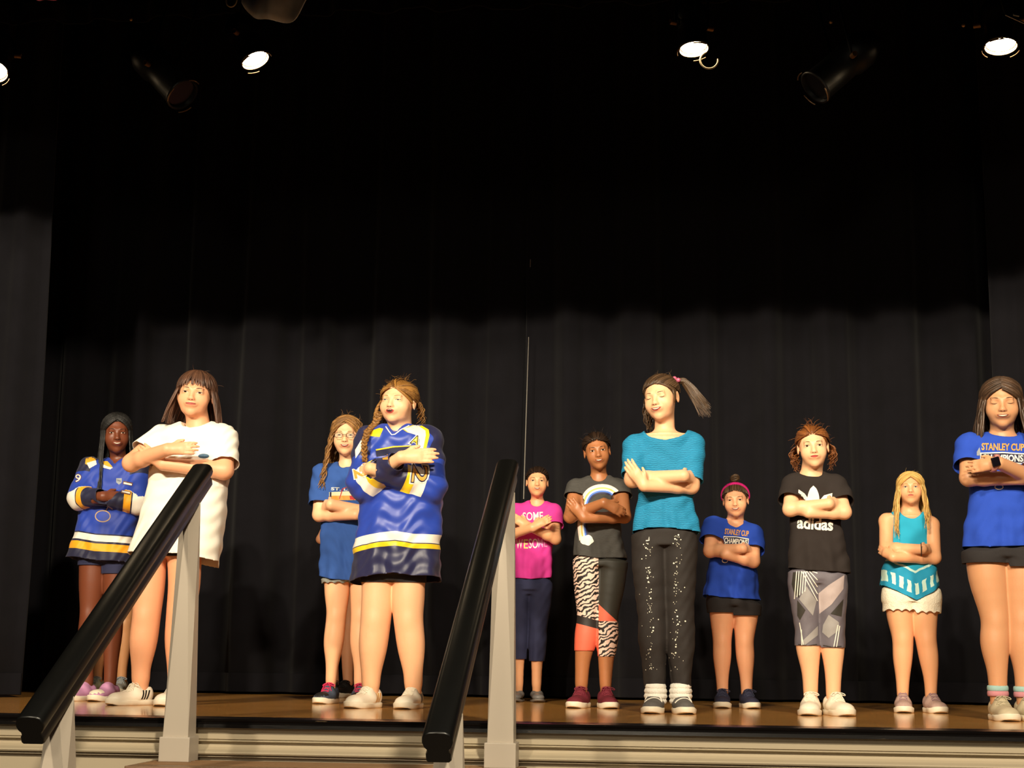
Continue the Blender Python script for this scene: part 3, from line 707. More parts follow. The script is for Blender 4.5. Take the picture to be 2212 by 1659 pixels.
def shoe(par, loc, th, L, W, st):
    """sneaker or flat; toe points to -y before turning by th degrees (+ towards viewer right)"""
    ca, sa = math.cos(math.radians(th)), math.sin(math.radians(th)); Rz = np.array([[ca, -sa, 0], [sa, ca, 0], [0, 0, 1]])
    def T_(p): return np.asarray(p, float) @ Rz.T + np.array([loc[0], loc[1], 0])
    hw = W / 2; flat = st.get('flat', False); so = st.get('sole_h', .022)
    lo = np.array([-W, -.8 * L, -.01]); hi = np.array([W, .35 * L, .15]); fd = Field(*[axis(lo[i], hi[i], .0042) for i in range(3)])
    yb = .24 * L; yt = -.72 * L
    hi_ = .062 if not flat else .040
    fd.add(cone_fn((0, yb - hw * .75, .034), (0, -.12 * L, .040), hw * .72, hw * .80), .02)
    fd.add(cone_fn((0, -.12 * L, .034), (0, yt + hw * 1.0, .024), hw * .86, hw * .90, (1, 1, .72 if not flat else .5)), .02)
    if not flat:
        fd.add(cone_fn((0, .08 * L, .045), (0, .10 * L, st.get('collar', .080) - .030), hw * .72, hw * .74), .014)
        fd.add(cone_fn((0, -.18 * L, .060), (0, .0 * L, st.get('tongue', .108) - .022), hw * .50, hw * .44, (1, .6, 1)), .018)
        fd.sub(cone_fn((0, .10 * L, .085), (0, .11 * L, .16), hw * .42, hw * .62), .006)
    else: fd.sub(ell_fn((0, .0 * L, .052), (hw * .72, L * .24, .026)), .006)
    fd.clip(lambda X, Y, Z: so * .6 - Z + 0 * X + 0 * Y)
    P, Q = fd.mesh(); P = relax(P, Q, 1); bv = bvh_of(P, Q)
    up = link('shoe', quadmesh('shoe', T_(P), Q), st['mat'], par)
    # sole
    ys = np.linspace(yb + .006, yt - .004, 22); t = (ys - yb) / (yt - yb)
    w = hw * np.interp(t, [-.03, 0, .05, .15, .4, .62, .75, .9, .97, 1.03], [.15, .45, .66, .82, .82, 1.02, 1.06, .84, .58, .2])
    bm = bmesh.new(); rings = []
    for z, g in ((0, -.003), (.002, 0), (so * .85, .0015), (so, -.001)):
        R_ = [(w[i] + g, ys[i], z) for i in range(len(ys))] + [(-w[i] - g, ys[i], z) for i in range(len(ys))][::-1]
        R_ = [(a, b, c + (.010 * smst((yt + .03 - b) / .04) if z < .001 else .008 * smst((yt + .05 - b) / .05))) for a, b, c in R_]
        rings.append([bm.verts.new(p) for p in T_(R_)])
    for i in range(3):
        for j in range(len(rings[0])): f = bm.faces.new((rings[i][j], rings[i][(j + 1) % len(rings[0])], rings[i + 1][(j + 1) % len(rings[0])], rings[i + 1][j])); f.smooth = True
    bm.faces.new(rings[0][::-1]); bm.faces.new(rings[-1]); bmobj('sole', bm, st['sole'], up)
    def top(x, y): h = bv.ray_cast(Vector((x, y, .3)), Vector((0, 0, -1))); return V3(x, y, (h[0].z if h[0] else .05) + .0018)
    if st.get('lace'):
        T = Tubes(); n = 5
        for i in range(n):
            y = -.34 * L + i * .072 * L; xx = hw * .42
            for s in (-1, 1):
                T.add(T_([top(-s * xx * (1 - 2 * a), y + .035 * L * a) for a in np.linspace(0, 1, 6)]), .0021, 5)
        if st.get('bow', True):
            b = top(0, -.12 * L)
            for s in (-1, 1):
                T.add(T_([b + V3(s * .030 * math.sin(a) * (1 + .2 * s), -.012 * math.sin(a * .5) - .004, .004 * math.sin(2 * a) - .012 * math.sin(a)) for a in np.linspace(0, PI, 9)]), .0021, 5)
                T.add(T_([b, b + V3(s * .012, -.02, -.006), top(s * .024, -.25 * L)]), .0019, 5)
        o = T.obj('lace', st['lace'], up); o['kind'] = 'stuff'
    if st.get('stripes'):
        for s in (-1, 1):
            for i in range(3):
                y0 = -.12 * L + i * .065 * L
                def pr(u, v, lift): 
                    h = bv.ray_cast(Vector((s * .2, u, v)), Vector((-s, 0, 0))); return None if h[0] is None else Vector(T_([h[0] + Vector((s * lift, 0, 0))])[0])
                decal('stripe', [([[(y0, .024), (y0 + .035 * L, .024), (y0 + .10 * L, .062), (y0 + .065 * L, .062)]], 0, .0008)], pr, up, [st['stripes']], .008)
    if st.get('toe'):
        def pr(u, v, lift):
            h = bv.ray_cast(Vector((u, v, .3)), Vector((0, 0, -1))); return None if h[0] is None else Vector(T_([h[0] + Vector((0, -lift, lift))])[0])
        decal('toe_cap', [([[(hw * .8 * math.cos(a), yt + .045 - .05 * math.sin(a)) for a in np.linspace(-.2, PI + .2, 14)]], 0, .0012)], pr, up, [st['toe']], .008)
    if st.get('tab'):
        bm = bmesh.new(); box(bm, (-.011, -.004, 0), (.011, .0, .022), .002); o = bmobj('tongue_tab', bm, st['tab'], up)
        o.data.transform(Matrix.Translation(Vector(T_([(0, -.075 * L, .078)])[0])) @ Matrix.Rotation(math.radians(th), 4, 'Z') @ Matrix.Rotation(-.35, 4, 'X'))
    if st.get('straps'):
        for k in range(3):
            T = Tubes(); y = -.10 * L - k * .10 * L; T.add(T_([top(hw * .8 * a, y - .03 * L * a * (1 if k % 2 else -1)) for a in np.linspace(-1, 1, 9)]), .006, 6, .4, up=np.tile([0, 0, 1.0], (9, 1))); T.obj('strap', st['straps'], up)
    return up
def person(sp):
    fx, fy = sp['feet']; Yg = float(G(fx, fy)[1]); Yp = Yg + sp.get('back', .15); mp = MP(Yp)
    root = U(fx, fy, Yp); root = V3(root[0], Yp, 0); rt = empty('person', Vector(root)); tag(rt, sp['label'], 'person')
    def Qp(x, y, dy=0): return U(x, y, Yp + dy) - root
    seed = sp.get('seed', int(fx)); rng = np.random.RandomState(seed); np.random.seed(seed); random.seed(seed)
    sk = sp['skinm']
    S0, S1 = [Qp(*a) for a in sp['sh']]; N = Qp(*sp['neck']); hs = abs(S1[0] - S0[0]) / 2
    chin, crown = sp['head']; mid = ((chin[0] + crown[0]) / 2, (chin[1] + crown[1]) / 2)
    yaw, pit, rol = sp.get('rot', (0, 0, 0)); pit -= 9; fac = yaw - math.degrees(math.atan2(root[0], root[1]))
    Mh = np.array(Matrix.Rotation(math.radians(fac), 3, 'Z') @ Matrix.Rotation(math.radians(-pit), 3, 'X') @ Matrix.Rotation(math.radians(rol), 3, 'Y'))
    hsz = math.hypot(chin[0] - crown[0], chin[1] - crown[1]) * mp / .205
    hc = Qp(*mid, dy=-.015); H = Head(hc, Mh, hsz, sp.get('fw', 1.0)); sp['_H'] = H
    # ---- body
    arms = sp['arms']; AR = []
    for a in arms:
        j = [Qp(*a['sh']), Qp(*a['el']), Qp(*a['wr'])]; tip = Qp(*a['tip']); AR.append((j, tip, [r * mp for r in a['r']], a))
    legs = [[(Qp(x, y, (q[3] if len(q) > 3 else 0)), r * mp) for q in lg for x, y, r in [q[:3]]] for lg in sp['legs']]
    def fine(lg):
        P_ = np.array([list(p) + [r] for p, r in lg]); n_ = len(P_); out = []
        for i in range(n_ - 1):
            a, b, c, d = P_[max(i - 1, 0)], P_[i], P_[i + 1], P_[min(i + 2, n_ - 1)]
            for t in (0, .25, .5, .75): out.append(.5 * (2 * b + (c - a) * t + (2 * a - 5 * b + 4 * c - d) * t * t + (3 * b - a - 3 * c + d) * t ** 3))
        out.append(P_[-1]); A_ = np.array(out)
        return [(v[:3], v[3]) for v in A_]
    pts = np.array([p for lg in legs for p, _ in lg] + [q for A in AR for q in A[0] + [A[1]]] + [hc])
    lo = pts.min(0) - .11; hi = pts.max(0) + .11; lo[2] = .01; hi[2] = hc[2] + .15 * hsz; lo[1] = min(lo[1], -.24); hi[1] = max(hi[1], .15)
    zel = min(A[0][1][2] for A in AR) - .04
    hx = (hc[0] - .09, hc[0] + .09, .0033)
    full = sp.get('full', True)
    fd = Field(axis(lo[0], hi[0], .0043, [hx]), axis(lo[1], hi[1], .0043), axis(lo[2], hi[2], .0085, [(zel, hi[2], .0044), (hc[2] - .12, hi[2], .0030)]))
    if full: face_fields(fd, H, sp)
    else: fd.add(H.ell((0, .01, .01), (.07, .085, .095)), .01)
    nr = sp.get('nr', .031 * hsz * 1.3)
    fd.add(cone_fn(H.p((0, .022, -.050)), N + V3(0, .012, .0), nr, nr * 1.08), .022)
    for s_ in (S0, S1): fd.add(cone_fn(N + V3(0, .02, -.012), s_ + V3(0, .01, -.004), .030, .030), .03)
    z1 = (S0[2] + S1[2]) / 2; zh = legs[0][0][0][2]; cxh = (legs[0][0][0][0] + legs[1][0][0][0]) / 2; cxs = (S0[0] + S1[0]) / 2
    tr = sp['torso']; shirt_rows = []
    for r in tr:
        a = Qp(r[1], r[0]); b = Qp(r[2], r[0]); hw = (b[0] - a[0]) / 2; ra = r[3] if len(r) > 3 else sp.get('ratio', .62)
        shirt_rows.append(((a[2] + b[2]) / 2, (a[0] + b[0]) / 2, r[4] if len(r) > 4 else 0, hw, hw * ra))
    shirt_rows.sort(); SR = np.array(shirt_rows)
    def cl(z, rx, ry):
        m = np.interp(z, SR[:, 0], SR[:, 3]) - .012; m2 = np.interp(z, SR[:, 0], SR[:, 4]) - .012
        if z < SR[0, 0]: m = m2 = 9
        return max(.03, min(rx, m)), max(.03, min(ry, m2))
    br = []
    for z, rx, ry in ((z1 + .012, hs * .62, .045), (z1 - .03, hs * .90, .066), (z1 - .09, hs * .92, .078), ((z1 + zh) / 2, hs * .86, .076), (zh + .05, hs * .92, .082), (zh - .03, hs * .8, .07)):
        rx, ry = cl(z, rx, ry); t = (z - zh) / (z1 - zh); br.append((z, cxh + (cxs - cxh) * t, .004, rx, ry))
    if sp.get('bodyrows'):
        for y, xl, xr, ry in sp['bodyrows']: a = Qp(xl, y); b = Qp(xr, y); br.append(((a[2] + b[2]) / 2, (a[0] + b[0]) / 2, 0, (b[0] - a[0]) / 2, ry))
    fd.add(loft_fn(br, 2.3), .03)
    for j, tip, r, a in AR:
        fd.add(cone_fn(j[0], j[1], r[0], r[1] * 1.0), .02)
        m = j[1] + (j[2] - j[1]) * .3
        fd.add(cone_fn(j[1], m, r[1] * .96, (r[1] + r[2]) * .53), .012); fd.add(cone_fn(m, j[2], (r[1] + r[2]) * .53, r[2]), .012)
        Lh = a.get('L', .098 * (hc[2] + .1)); n = V3(*a.get('n', (0, -1, .15)))
        hand(fd, j[2], tip - j[2], n, Lh, V3(*a.get('up', (0, 0, 1))), a.get('curl', .35))
    for lg in legs:
        g_ = fine(lg)
        for i in range(len(g_) - 1): fd.add(cone_fn(g_[i][0], g_[i + 1][0], g_[i][1], g_[i + 1][1]), .012)
        kn = lg[3][0] * .12 + lg[2][0] * .88; fd.add(ell_fn(kn + V3(0, -lg[2][1] * .42, .004), (lg[2][1] * .60, lg[2][1] * .60, lg[2][1] * .85)), .02)
        an = lg[-1][0]; fd.add(cone_fn(an, V3(an[0], an[1] + .005, .045), lg[-1][1], lg[-1][1] * 1.0), .01)
    zs_ = np.array([[Qp(x, y)[0], Qp(x, y)[2]] for x, y in sp['hem']])
    def squeeze(P, top, isbody):
        cx, cy, rx, ry = [np.interp(P[:, 2], SR[:, 0], SR[:, i]) for i in (1, 2, 3, 4)]
        nm = (np.abs((P[:, 0] - cx) / rx) ** 2.5 + np.abs((P[:, 1] - cy) / ry) ** 2.5) ** (1 / 2.5)
        e = P[:, 2] - np.interp(P[:, 0], zs_[:, 0], zs_[:, 1]); lim = np.interp(e, [-.035, .0], [1.15, .84 - (.04 if isbody else 0)])
        s = np.where((P[:, 2] < top) & (nm < 1.45) & (e > -.035), np.minimum(1, lim / np.maximum(nm, .01)), 1)
        P[:, 0] = cx + (P[:, 0] - cx) * s; P[:, 1] = cy + (P[:, 1] - cy) * s; return P
    P, Q = fd.mesh(); P = relax(P, Q, 1, .4); P = squeeze(P, min(A[0][1][2] for A in AR) - .05, True); bb = bvh_of(P, Q)
    body = link('body', quadmesh('body', P, Q), sk, rt)
    if full: face_decals(H, sp, bb, root, rt)
    # ---- lower garment
    def garment(name, prim, hem, m, fold=0, cutz=None, slv=(), res=.0055, neck=None, k=.02, seedf=0, thick=.0025, hemlo=None):
        los = np.min([f.lo for f in prim], 0) - .02; his = np.max([f.hi for f in prim], 0) + .02
        g = Field(*[axis(los[i], his[i], res) for i in range(3)])
        for f in prim: g.add(f, k)
        for f in (neck or []): g.sub(f, .004)
        P, Q = g.mesh(); P = relax(P, Q, 2, .5)
        if name not in (sp.get('shirtname', 'shirt'),): P = squeeze(P, 9, False)
        A = {}
        cx = np.interp(P[:, 2], SR[:, 0], SR[:, 1])
        if fold:
            Nn = vnorm(P, Q); th = np.arctan2(P[:, 1], P[:, 0] - cx); zr = (P[:, 2].max() - P[:, 2]) / (np.ptp(P[:, 2]) + 1e-6); ph = rng.rand(8) * 6
            low = smst((zr - .42) / .5)
            f = low * (np.sin(th * 7 + ph[0] + 1.2 * np.sin(P[:, 2] * 9 + ph[1])) * .6 + np.sin(th * 12 + ph[2] + P[:, 2] * 6) * .3) * .008
            f += .0026 * np.sin(P[:, 2] * 46 + 26 * P[:, 0] * np.sin(ph[3]) + 2.2 * np.sin(P[:, 0] * 21 + ph[4]) + ph[5]) * (.35 + .65 * np.sin(P[:, 0] * 14 + P[:, 2] * 9 + ph[6]) ** 2)
            f += .0015 * np.sin((P[:, 0] * np.cos(ph[7]) + P[:, 2]) * 95 + 3 * np.sin(P[:, 0] * 33))
            P = P + Nn * (f * fold)[:, None]
        sl = np.full(len(P), 0.0); onf = np.full(len(P), -.05); BB = []
        for (chain, rr, tend) in slv:
            best = np.full(len(P), 9.0); tt = np.zeros(len(P))
            for i in range(len(chain) - 1):
                a, b = chain[i], chain[i + 1]; ab = b - a; t = np.clip(((P - a) @ ab) / ab.dot(ab), 0, 1); dd = np.linalg.norm(P - (a + t[:, None] * ab), axis=1) - (rr[i] + (rr[i + 1] - rr[i]) * t)
                u = dd < best; best = np.where(u, dd, best); tt = np.where(u, i + t, tt)
            BB.append((best, tt, chain, rr, tend))
        dt = loftd(P)
        for k_, (best, tt, chain, rr, tend) in enumerate(BB):
            ob = np.min([b[0] for q_, b in enumerate(BB) if q_ != k_], 0) if len(BB) > 1 else best + 9
            mine = best < ob; onf = np.where(mine, dt - best - .003, onf); sl = np.where(mine, tt, sl)
            i = int(min(tend, 1.9999)); fr = tend - i; ax_ = nrm(chain[i + 1] - chain[i]); E = chain[i] + (chain[i + 1] - chain[i]) * fr
            gd = (P - E) @ ax_; near = (np.linalg.norm(P - E, axis=1) < 2.4 * max(rr)) & (best < .04) & (best < dt + .004) & mine & (tt > tend - .3)
            kill = near & (gd > 0); fk = kill[Q].all(1); Q = Q[~fk]; mv = kill; P[mv] -= gd[mv][:, None] * ax_
        f = P[:, 2] - hem(P[:, 0], P[:, 1]); keep = (f[Q] > 0).any(1); Q = Q[keep]; lowv = f < 0; P[lowv, 2] -= f[lowv]; f = np.maximum(f, 0)
        P, Q, f, sl, onf = compact(P, Q, f, sl, onf); me = quadmesh(name, P, Q)
        for nm, v in (('hem', f), ('slv', sl), ('onf', onf)):
            at = me.attributes.new(nm, 'FLOAT', 'POINT'); at.data.foreach_set('value', v.astype(np.float32))
        o = link(name, me, m, rt); md = o.modifiers.new('thickness', 'SOLIDIFY'); md.thickness = thick; md.offset = -1
        return o, bvh_of(P, Q)
    res = {'body': bb, 'root': root, 'rt': rt, 'Qp': Qp, 'H': H, 'mp': mp}
    bt = sp.get('bottom')
    if bt:
        pr = []; inf = bt.get('inf', .005); fl = bt.get('flare', 0)
        rows = []
        for y, xl, xr in bt['hips']:
            a = Qp(xl, y); b = Qp(xr, y); rows.append(((a[2] + b[2]) / 2, (a[0] + b[0]) / 2, 0, (b[0] - a[0]) / 2, (b[0] - a[0]) / 2 * .62))
        pr.append(loft_fn(rows, 2.3))
        zc = Qp(0, bt['hem'][0])[2]
        pr.append(loft_fn([(z_, a_, b_, c_ + .002, d_ + .008) for z_, a_, b_, c_, d_ in br if z_ < zh + .08], 2.3))
        for lg in legs:
            if zc < lg[2][0][2]: kn = lg[3][0] * .12 + lg[2][0] * .88; pr.append(ell_fn(kn + V3(0, -lg[2][1] * .42, .004), (lg[2][1] * .60 + inf, lg[2][1] * .60 + inf, lg[2][1] * .85 + inf)))
            lg = fine(lg)
            for i in range(len(lg) - 1):
                if lg[i][0][2] > zc - .06:
                    t0 = 1 + fl * i / 4; t1 = 1 + fl * (i + 1) / 4; pr.append(cone_fn(lg[i][0], lg[i + 1][0], lg[i][1] * t0 + inf, lg[i + 1][1] * t1 + inf))
        hm = bt['hem']; xm = (legs[0][2][0][0] + legs[1][2][0][0]) / 2
        z0_, z1_ = Qp(hm[2] if len(hm) > 2 else fx, hm[0])[2], Qp(fx, hm[1] if len(hm) > 1 else hm[0])[2]
        sc_ = bt.get('scallop', 0)
        hf = lambda X, Y: np.where(X < xm, z0_, z1_) + sc_ * np.abs(np.sin(X * 90))
        loftd = lambda P_: np.full(len(P_), 9.0)
        res['bottom'] = garment(bt.get('name', 'shorts'), pr, hf, bt['mat'], bt.get('fold', 0), res=.005, k=.013)
    # ---- shirt
    lf = loft_fn(shirt_rows, 2.5); pr = [lf]
    def loftd(P_): return lf(P_[:, 0], P_[:, 1], P_[:, 2])
    if not sp.get('sleeveless'):
        for s_ in (S0, S1): pr.append(cone_fn(N + V3(0, .015, -.02), s_ + V3(0, .008, -.006), .036, sp.get('shr', .85 * AR[0][3]['slv'][1] if 'slv' in AR[0][3] else 20) * mp))
    slv = []
    for (j, tip, r, a) in AR:
        if 'slv' not in a: continue
        te, r0, r1 = a['slv'][:3]; r0 *= mp; r1 *= mp; r2 = (a['slv'][3] * mp if len(a['slv']) > 3 else r1)
        e1 = j[0] + (j[1] - j[0]) * min(1, te + (.10 if te < 1 else 0)); pr.append(cone_fn(j[0], e1, r0, r1)); ch = [j[0], j[1]]; rr = [r0, r1 if te >= 1 else r0 + (r1 - r0) / max(te, .01)]
        if te > 1:
            e2 = j[1] + (j[2] - j[1]) * min(1, te - 1 + .08); pr.append(cone_fn(j[1], e2, r1, r2)); ch.append(j[2]); rr.append(r2)
        slv.append((ch, rr, te))
    ck = sp['collar']; Cn = Qp(ck[0], ck[1]); zb = Qp(ck[0], ck[2])[2]; chw = ck[3] * mp; nk = []
    yf = -np.interp(zb, SR[:, 0], SR[:, 4])
    if len(ck) > 4 and ck[4] == 'v':
        nk.append(cone_fn((Cn[0], -.02, Cn[2] + .03), (Cn[0], yf * .9, zb + .012), chw, .010))
        nk.append(cone_fn((Cn[0], 0, Cn[2] + .02), (Cn[0], .0, Cn[2] + .10), chw, chw))
    else: nk.append(ell_fn((Cn[0], -.015, Cn[2] + .004), (chw, .5 * abs(yf) + .07, Cn[2] + .004 - zb)))
    nk.append(cone_fn((Cn[0], .01, Cn[2] + .02), (Cn[0], .0, Cn[2] + .16), chw * .95, chw * 1.3))
    hy = sp['hem']  # list of (px, py)
    hp_ = np.array([[Qp(x, y)[0], Qp(x, y)[2]] for x, y in hy])
    hf = lambda X, Y: np.interp(X, hp_[:, 0], hp_[:, 1]) + sp.get('hemback', -.01) * smst((Y + .02) / .1)
    res['shirt'] = garment(sp.get('shirtname', 'shirt'), pr, hf, sp['shirt'], sp.get('fold', 1), slv=slv, neck=nk)
    # shoes
    for (ax_, ay, th, L, W, st) in sp['shoes']:
        an = Qp(ax_, ay); yy = Yg - root[1]
        shoe(rt, (an[0], sp.get('shoe_dy', .0)), th, L, W, st)
    return res
# ------------------------------------------------------------------ hair styles
def long_hair(H, rt, m, n, endf, az0=48, az1=180, r=.0062, phf=64, phb=-35, wave=0, wl=.06, paz=0, jit=4, m0=1.03, bulge=.12, name='hair', sides=6, flat=.45, asym=None):
    T = Tubes()
    for i in range(n):
        s = 1 if i % 2 else -1; aa = az0 + (az1 - az0) * ((i // 2 + .5) / (n // 2)) + random.uniform(-3, 3)
        a = s * min(180, aa); t = (aa - az0) / (180 - az0)
        A = dv(paz, phf + (phb - phf) * t + random.uniform(-jit, jit)); B = dv(a, random.uniform(94, 100))
        e = endf(a, aa, s)
        if e is None: continue
        lockpath(H, T, A, B, e, 10, 10, r * random.uniform(.8, 1.2), m0 + random.uniform(0, .035), wave, wl, bulge=bulge * random.uniform(.6, 1.3), sides=sides, flat=flat)
    return T
def back_hair(H, T, n, g, phl=(66, 78, 99), r=.0055, m0=1.02, azr=112, wave=0, m1=None):
    for i in range(n):
        a = -azr + 2 * azr * (i + .5) / n + random.uniform(-2, 2); ph = np.interp(abs(a), [0, 50, 90, 120], [phl[0], phl[1], phl[2], phl[2] + 8])
        lockpath(H, T, dv(a, ph), nrm(g + np.random.randn(3) * .06), None, 13, 0, r * random.uniform(.8, 1.2), m0 + random.uniform(0, .03), wave, .05, taper=.7, m1=m1)
def tubeset(H, T, P, rad, **k): T.add(H.P(P), np.asarray(rad) * H.s, **k)
# ------------------------------------------------------------------ shared materials
SK_L = skin('skin_fair', 'e9ac84', .46); SK_P = skin('skin_pale', 'f2be94', .46); SK_T = skin('skin_tan', 'cc9870', .45)
SK_M = skin('skin_brown', 'aa7048', .42); SK_D = skin('skin_dark', '74402a', .42); SK_W = skin('skin_warm', 'e6ac80', .45); SK_Y = skin('skin_light_olive', 'd9a070', .45)
BLUE = '2441a8'
M_TB = mat('blue_tee', '2a4cb8', .85, .05, 30, .25, 500, spec=.2); M_TB2 = mat('blue_tee_faded', '34569c', .9, .06, 30, .25, 500, spec=.2)
M_WT = mat('white_tee', 'f2ede0', .85, .02, 30, .25, 500, spec=.2); M_KT = mat('black_tee', '302a28', .9, .06, 30, .25, 500, spec=.15)
M_GOLD = mat('gold_print', 'e0a428', .6, .03); M_ORG = mat('orange_print', 'd89a40', .6, .03); M_WP = mat('white_print', 'efe8da', .6, .02); M_NVP = mat('navy_print', '1b1c3c', .7, .03)
M_YEL = mat('yellow_print', 'f4c81e', .6, .02); M_RED = mat('red_print', 'b8232a', .6); M_GRY = mat('grey_print', '9aa0a8', .6)
M_BS = mat('black_shorts', '262223', .85, .08, 30, .2); M_NAVY = mat('navy_cloth', '2a2d4c', .85, .08, 30, .2)
M_DEN = mat('light_denim', '8e8f88', .9, .25, 60, .4); M_SOLEW = mat('white_sole', 'ece2cc', .5, .04, 20, .05); M_SW = mat('white_leather', 'f0e6d2', .45, .03, 20, .08)
def jersey_mat(name, hem, slv, blue=BLUE, navy='20223f'):
    """hem: stops over 0..0.5 m above the hem; slv: stops over arm position 0..2"""
    q = NT(name); h = q.math('MULTIPLY', q.attr('hem'), 2.0); s = q.attr('slv'); t = q.math('MULTIPLY', s, .5)
    tor = q.ramp(h, [(a, lin(c)) for a, c in hem]); sl = q.ramp(t, [(a, lin(c)) for a, c in slv]); on = q.math('GREATER_THAN', q.attr('onf'), 0)
    q.l(q.mix(on, tor, sl), q.b.inputs['Base Color']); q.b.inputs['Roughness'].default_value = .55; q.b.inputs['Sheen Weight'].default_value = .1
    q.b.inputs['Specular IOR Level'].default_value = .35
    q.bump(q.noise(500, 2), .25, .0015); return q.m
SH = dict
shoe_white = SH(mat=M_SW, sole=M_SOLEW, lace=M_SW)
PX = {}
# ================================================================== girl in the white t-shirt
p = person(dict(label='girl in a long white t-shirt with a brown fringe, arms crossed, beside the left handrail', feet=(335, 1526), skinm=SK_L, skin='l', hair='br', brow='3a2418', lip='c0645a', mouth='closed', eye=.8, mw=.023,
    head=((418, 903), (428, 803)), rot=(-12, 6, 5), fw=1.08, cheek=1.12, neck=(428, 925), nr=.047, sh=((352, 944), (482, 946)),
    arms=[dict(sh=(350, 946), el=(284, 1000, -.10), wr=(362, 971, -.215), tip=(424, 967, -.225), r=(24, 20, 14), slv=(.62, 31, 33), up=(0, 0, 1)),
          dict(sh=(482, 948), el=(484, 1016, -.07), wr=(352, 1003, -.16), tip=(296, 962, -.17), r=(25, 21, 14), slv=(.82, 33, 33), up=(0, 0, 1))],
    torso=[(912, 396, 460), (924, 356, 494), (945, 338, 500), (985, 332, 496), (1050, 322, 490), (1120, 304, 485), (1190, 281, 475), (1230, 268, 472)],
    hem=[(270, 1192), (300, 1194), (360, 1197), (420, 1200), (472, 1212)], hemback=-.03, collar=(428, 916, 931, 32), shirt=M_WT, shirtname='t_shirt', fold=1.1,
    legs=[[(326, 1190, 34), (322, 1262, 33), (317, 1326, 29), (310, 1385, 28), (305, 1440, 19), (304, 1468, 17)], [(398, 1190, 36), (398, 1262, 33), (390, 1326, 29), (386, 1385, 28), (382, 1440, 19), (382, 1468, 17)]],
    bottom=dict(hips=[(1140, 296, 440), (1190, 292, 442)], hem=(1203,), mat=M_BS, inf=.004),
    shoes=[(305, 1470, -34, .225, .092, SH(mat=M_SW, sole=M_SOLEW, lace=M_SW, stripes=mat('black_stripe', '15130f', .5), tongue=.112)), (382, 1470, -6, .225, .09, SH(mat=M_SW, sole=M_SOLEW, lace=mat('grey_lace', 'b8b2a6', .7), tongue=.108))]))
H = p['H']; m = hairmat('hair_brown', '22130d', '6e4a36')
cap_mesh(H, None, p['rt'], m, .003, .074)
T = long_hair(H, p['rt'], m, 180, lambda a, aa, s: (s * (.098 + .012 * random.random()) * (1 if aa < 110 else math.sin(math.radians(aa)) * .8 + .15) + (-.012 if s < 0 else .01), -.02 - .03 * random.random() if aa < 100 else .05 + .05 * (aa - 100) / 80, -.132 - .012 * random.random()), az0=62, r=.0080, phf=30, bulge=.30, m0=1.04)
for i in range(34):
    a = -62 + 124 * i / 33; lockpath(H, T, dv(a * .3, 12), dv(a + random.uniform(-4, 4), 84 + random.uniform(-3, 5) + 8 * (abs(a) / 60) ** 2), None, 11, 0, .0075, 1.05 + random.uniform(0, .02), taper=.25, m1=1.10)
wisps(H, T, 26, 1.06, .05); T.obj('hair', m, p['rt'])
T = Tubes(); pr_ = p['Qp']; T.add([pr_(x, y, dy) for x, y, dy in ((399, 918, -.03), (405, 926, -.055), (417, 931, -.072), (430, 930, -.075), (444, 922, -.06), (456, 914, -.03))], .0018, 5); T.obj('necklace', mat('cord', '3a1c12', .7), p['rt'])
prj = pxproj(p['shirt'][1], p['root']); decal('print', [([circ(440, 985, 12, 5)], 0, .0015)], prj, p['rt'], [mat('teal_print', '4a6a84', .7, .3, 200)], 5)
# ================================================================== girl with braids in the jersey
MJ1 = jersey_mat('jersey_one', [(0, '22233e'), (.075, 'f0a81e'), (.145, '22233e'), (.165, 'efe9dc'), (.225, '22233e'), (.235, BLUE)], [(0, '22233e'), (.16, BLUE), (.50, 'efe9dc'), (.585, '22233e'), (.60, 'f0a81e'), (.68, '22233e')])
p = person(dict(label='girl with long black braids in a blue hockey jersey, arms crossed, leftmost on the stage', feet=(215, 1516), skinm=SK_D, skin='d', hair='bk', brow='1a0e0a', lip='8a4538', mouth='smile', eye=.7, lash='140a06', nost='2a120a', mw=.023, smile=.006,
    head=((253, 980), (251, 893)), rot=(2, 2, -2), fw=.96, neck=(255, 1000), sh=((196, 1010), (296, 1008)),
    arms=[dict(sh=(196, 1012), el=(172, 1075, -.08), wr=(222, 1072, -.15), tip=(262, 1074, -.10), r=(17, 15, 10), slv=(1.9, 27, 26, 14), up=(0, 0, 1)),
          dict(sh=(298, 1010), el=(302, 1085, -.06), wr=(205, 1078, -.13), tip=(148, 1052, -.075), r=(17, 15, 10), slv=(1.72, 27, 26, 15), up=(0, 0, 1))],
    torso=[(988, 238, 276), (998, 208, 296), (1020, 192, 306), (1060, 180, 305), (1120, 172, 300), (1170, 158, 296), (1213, 146, 296), (1240, 140, 298)],
    hem=[(144, 1203), (180, 1205), (220, 1212), (298, 1216)], collar=(256, 990, 1012, 21, 'v'), shirt=MJ1, shirtname='jersey', fold=1.1,
    legs=[[(202, 1200, 29), (199, 1260, 27), (194, 1325, 20), (190, 1375, 20), (188, 1430, 14), (188, 1472, 12)], [(255, 1200, 29), (250, 1260, 26), (246, 1325, 20), (243, 1375, 19), (240, 1430, 14), (238, 1472, 12)]],
    bottom=dict(hips=[(1150, 170, 288), (1200, 172, 286)], hem=(1222, 1240), mat=M_NAVY, inf=.006),
    shoes=[(188, 1472, -16, .215, .085, SH(mat=mat('lilac_satin', 'c890b8', .3, .1, 30), sole=M_SOLEW, toe=M_SOLEW, collar=.075, tongue=.10)), (239, 1472, -10, .215, .085, SH(mat=mat('lilac_satin', 'c890b8', .3, .1, 30), sole=M_SOLEW, toe=M_SOLEW, collar=.075, tongue=.10))]))
H = p['H']; m = hairmat('hair_black_braid', '0c0b0c', '2c2a28', .5)
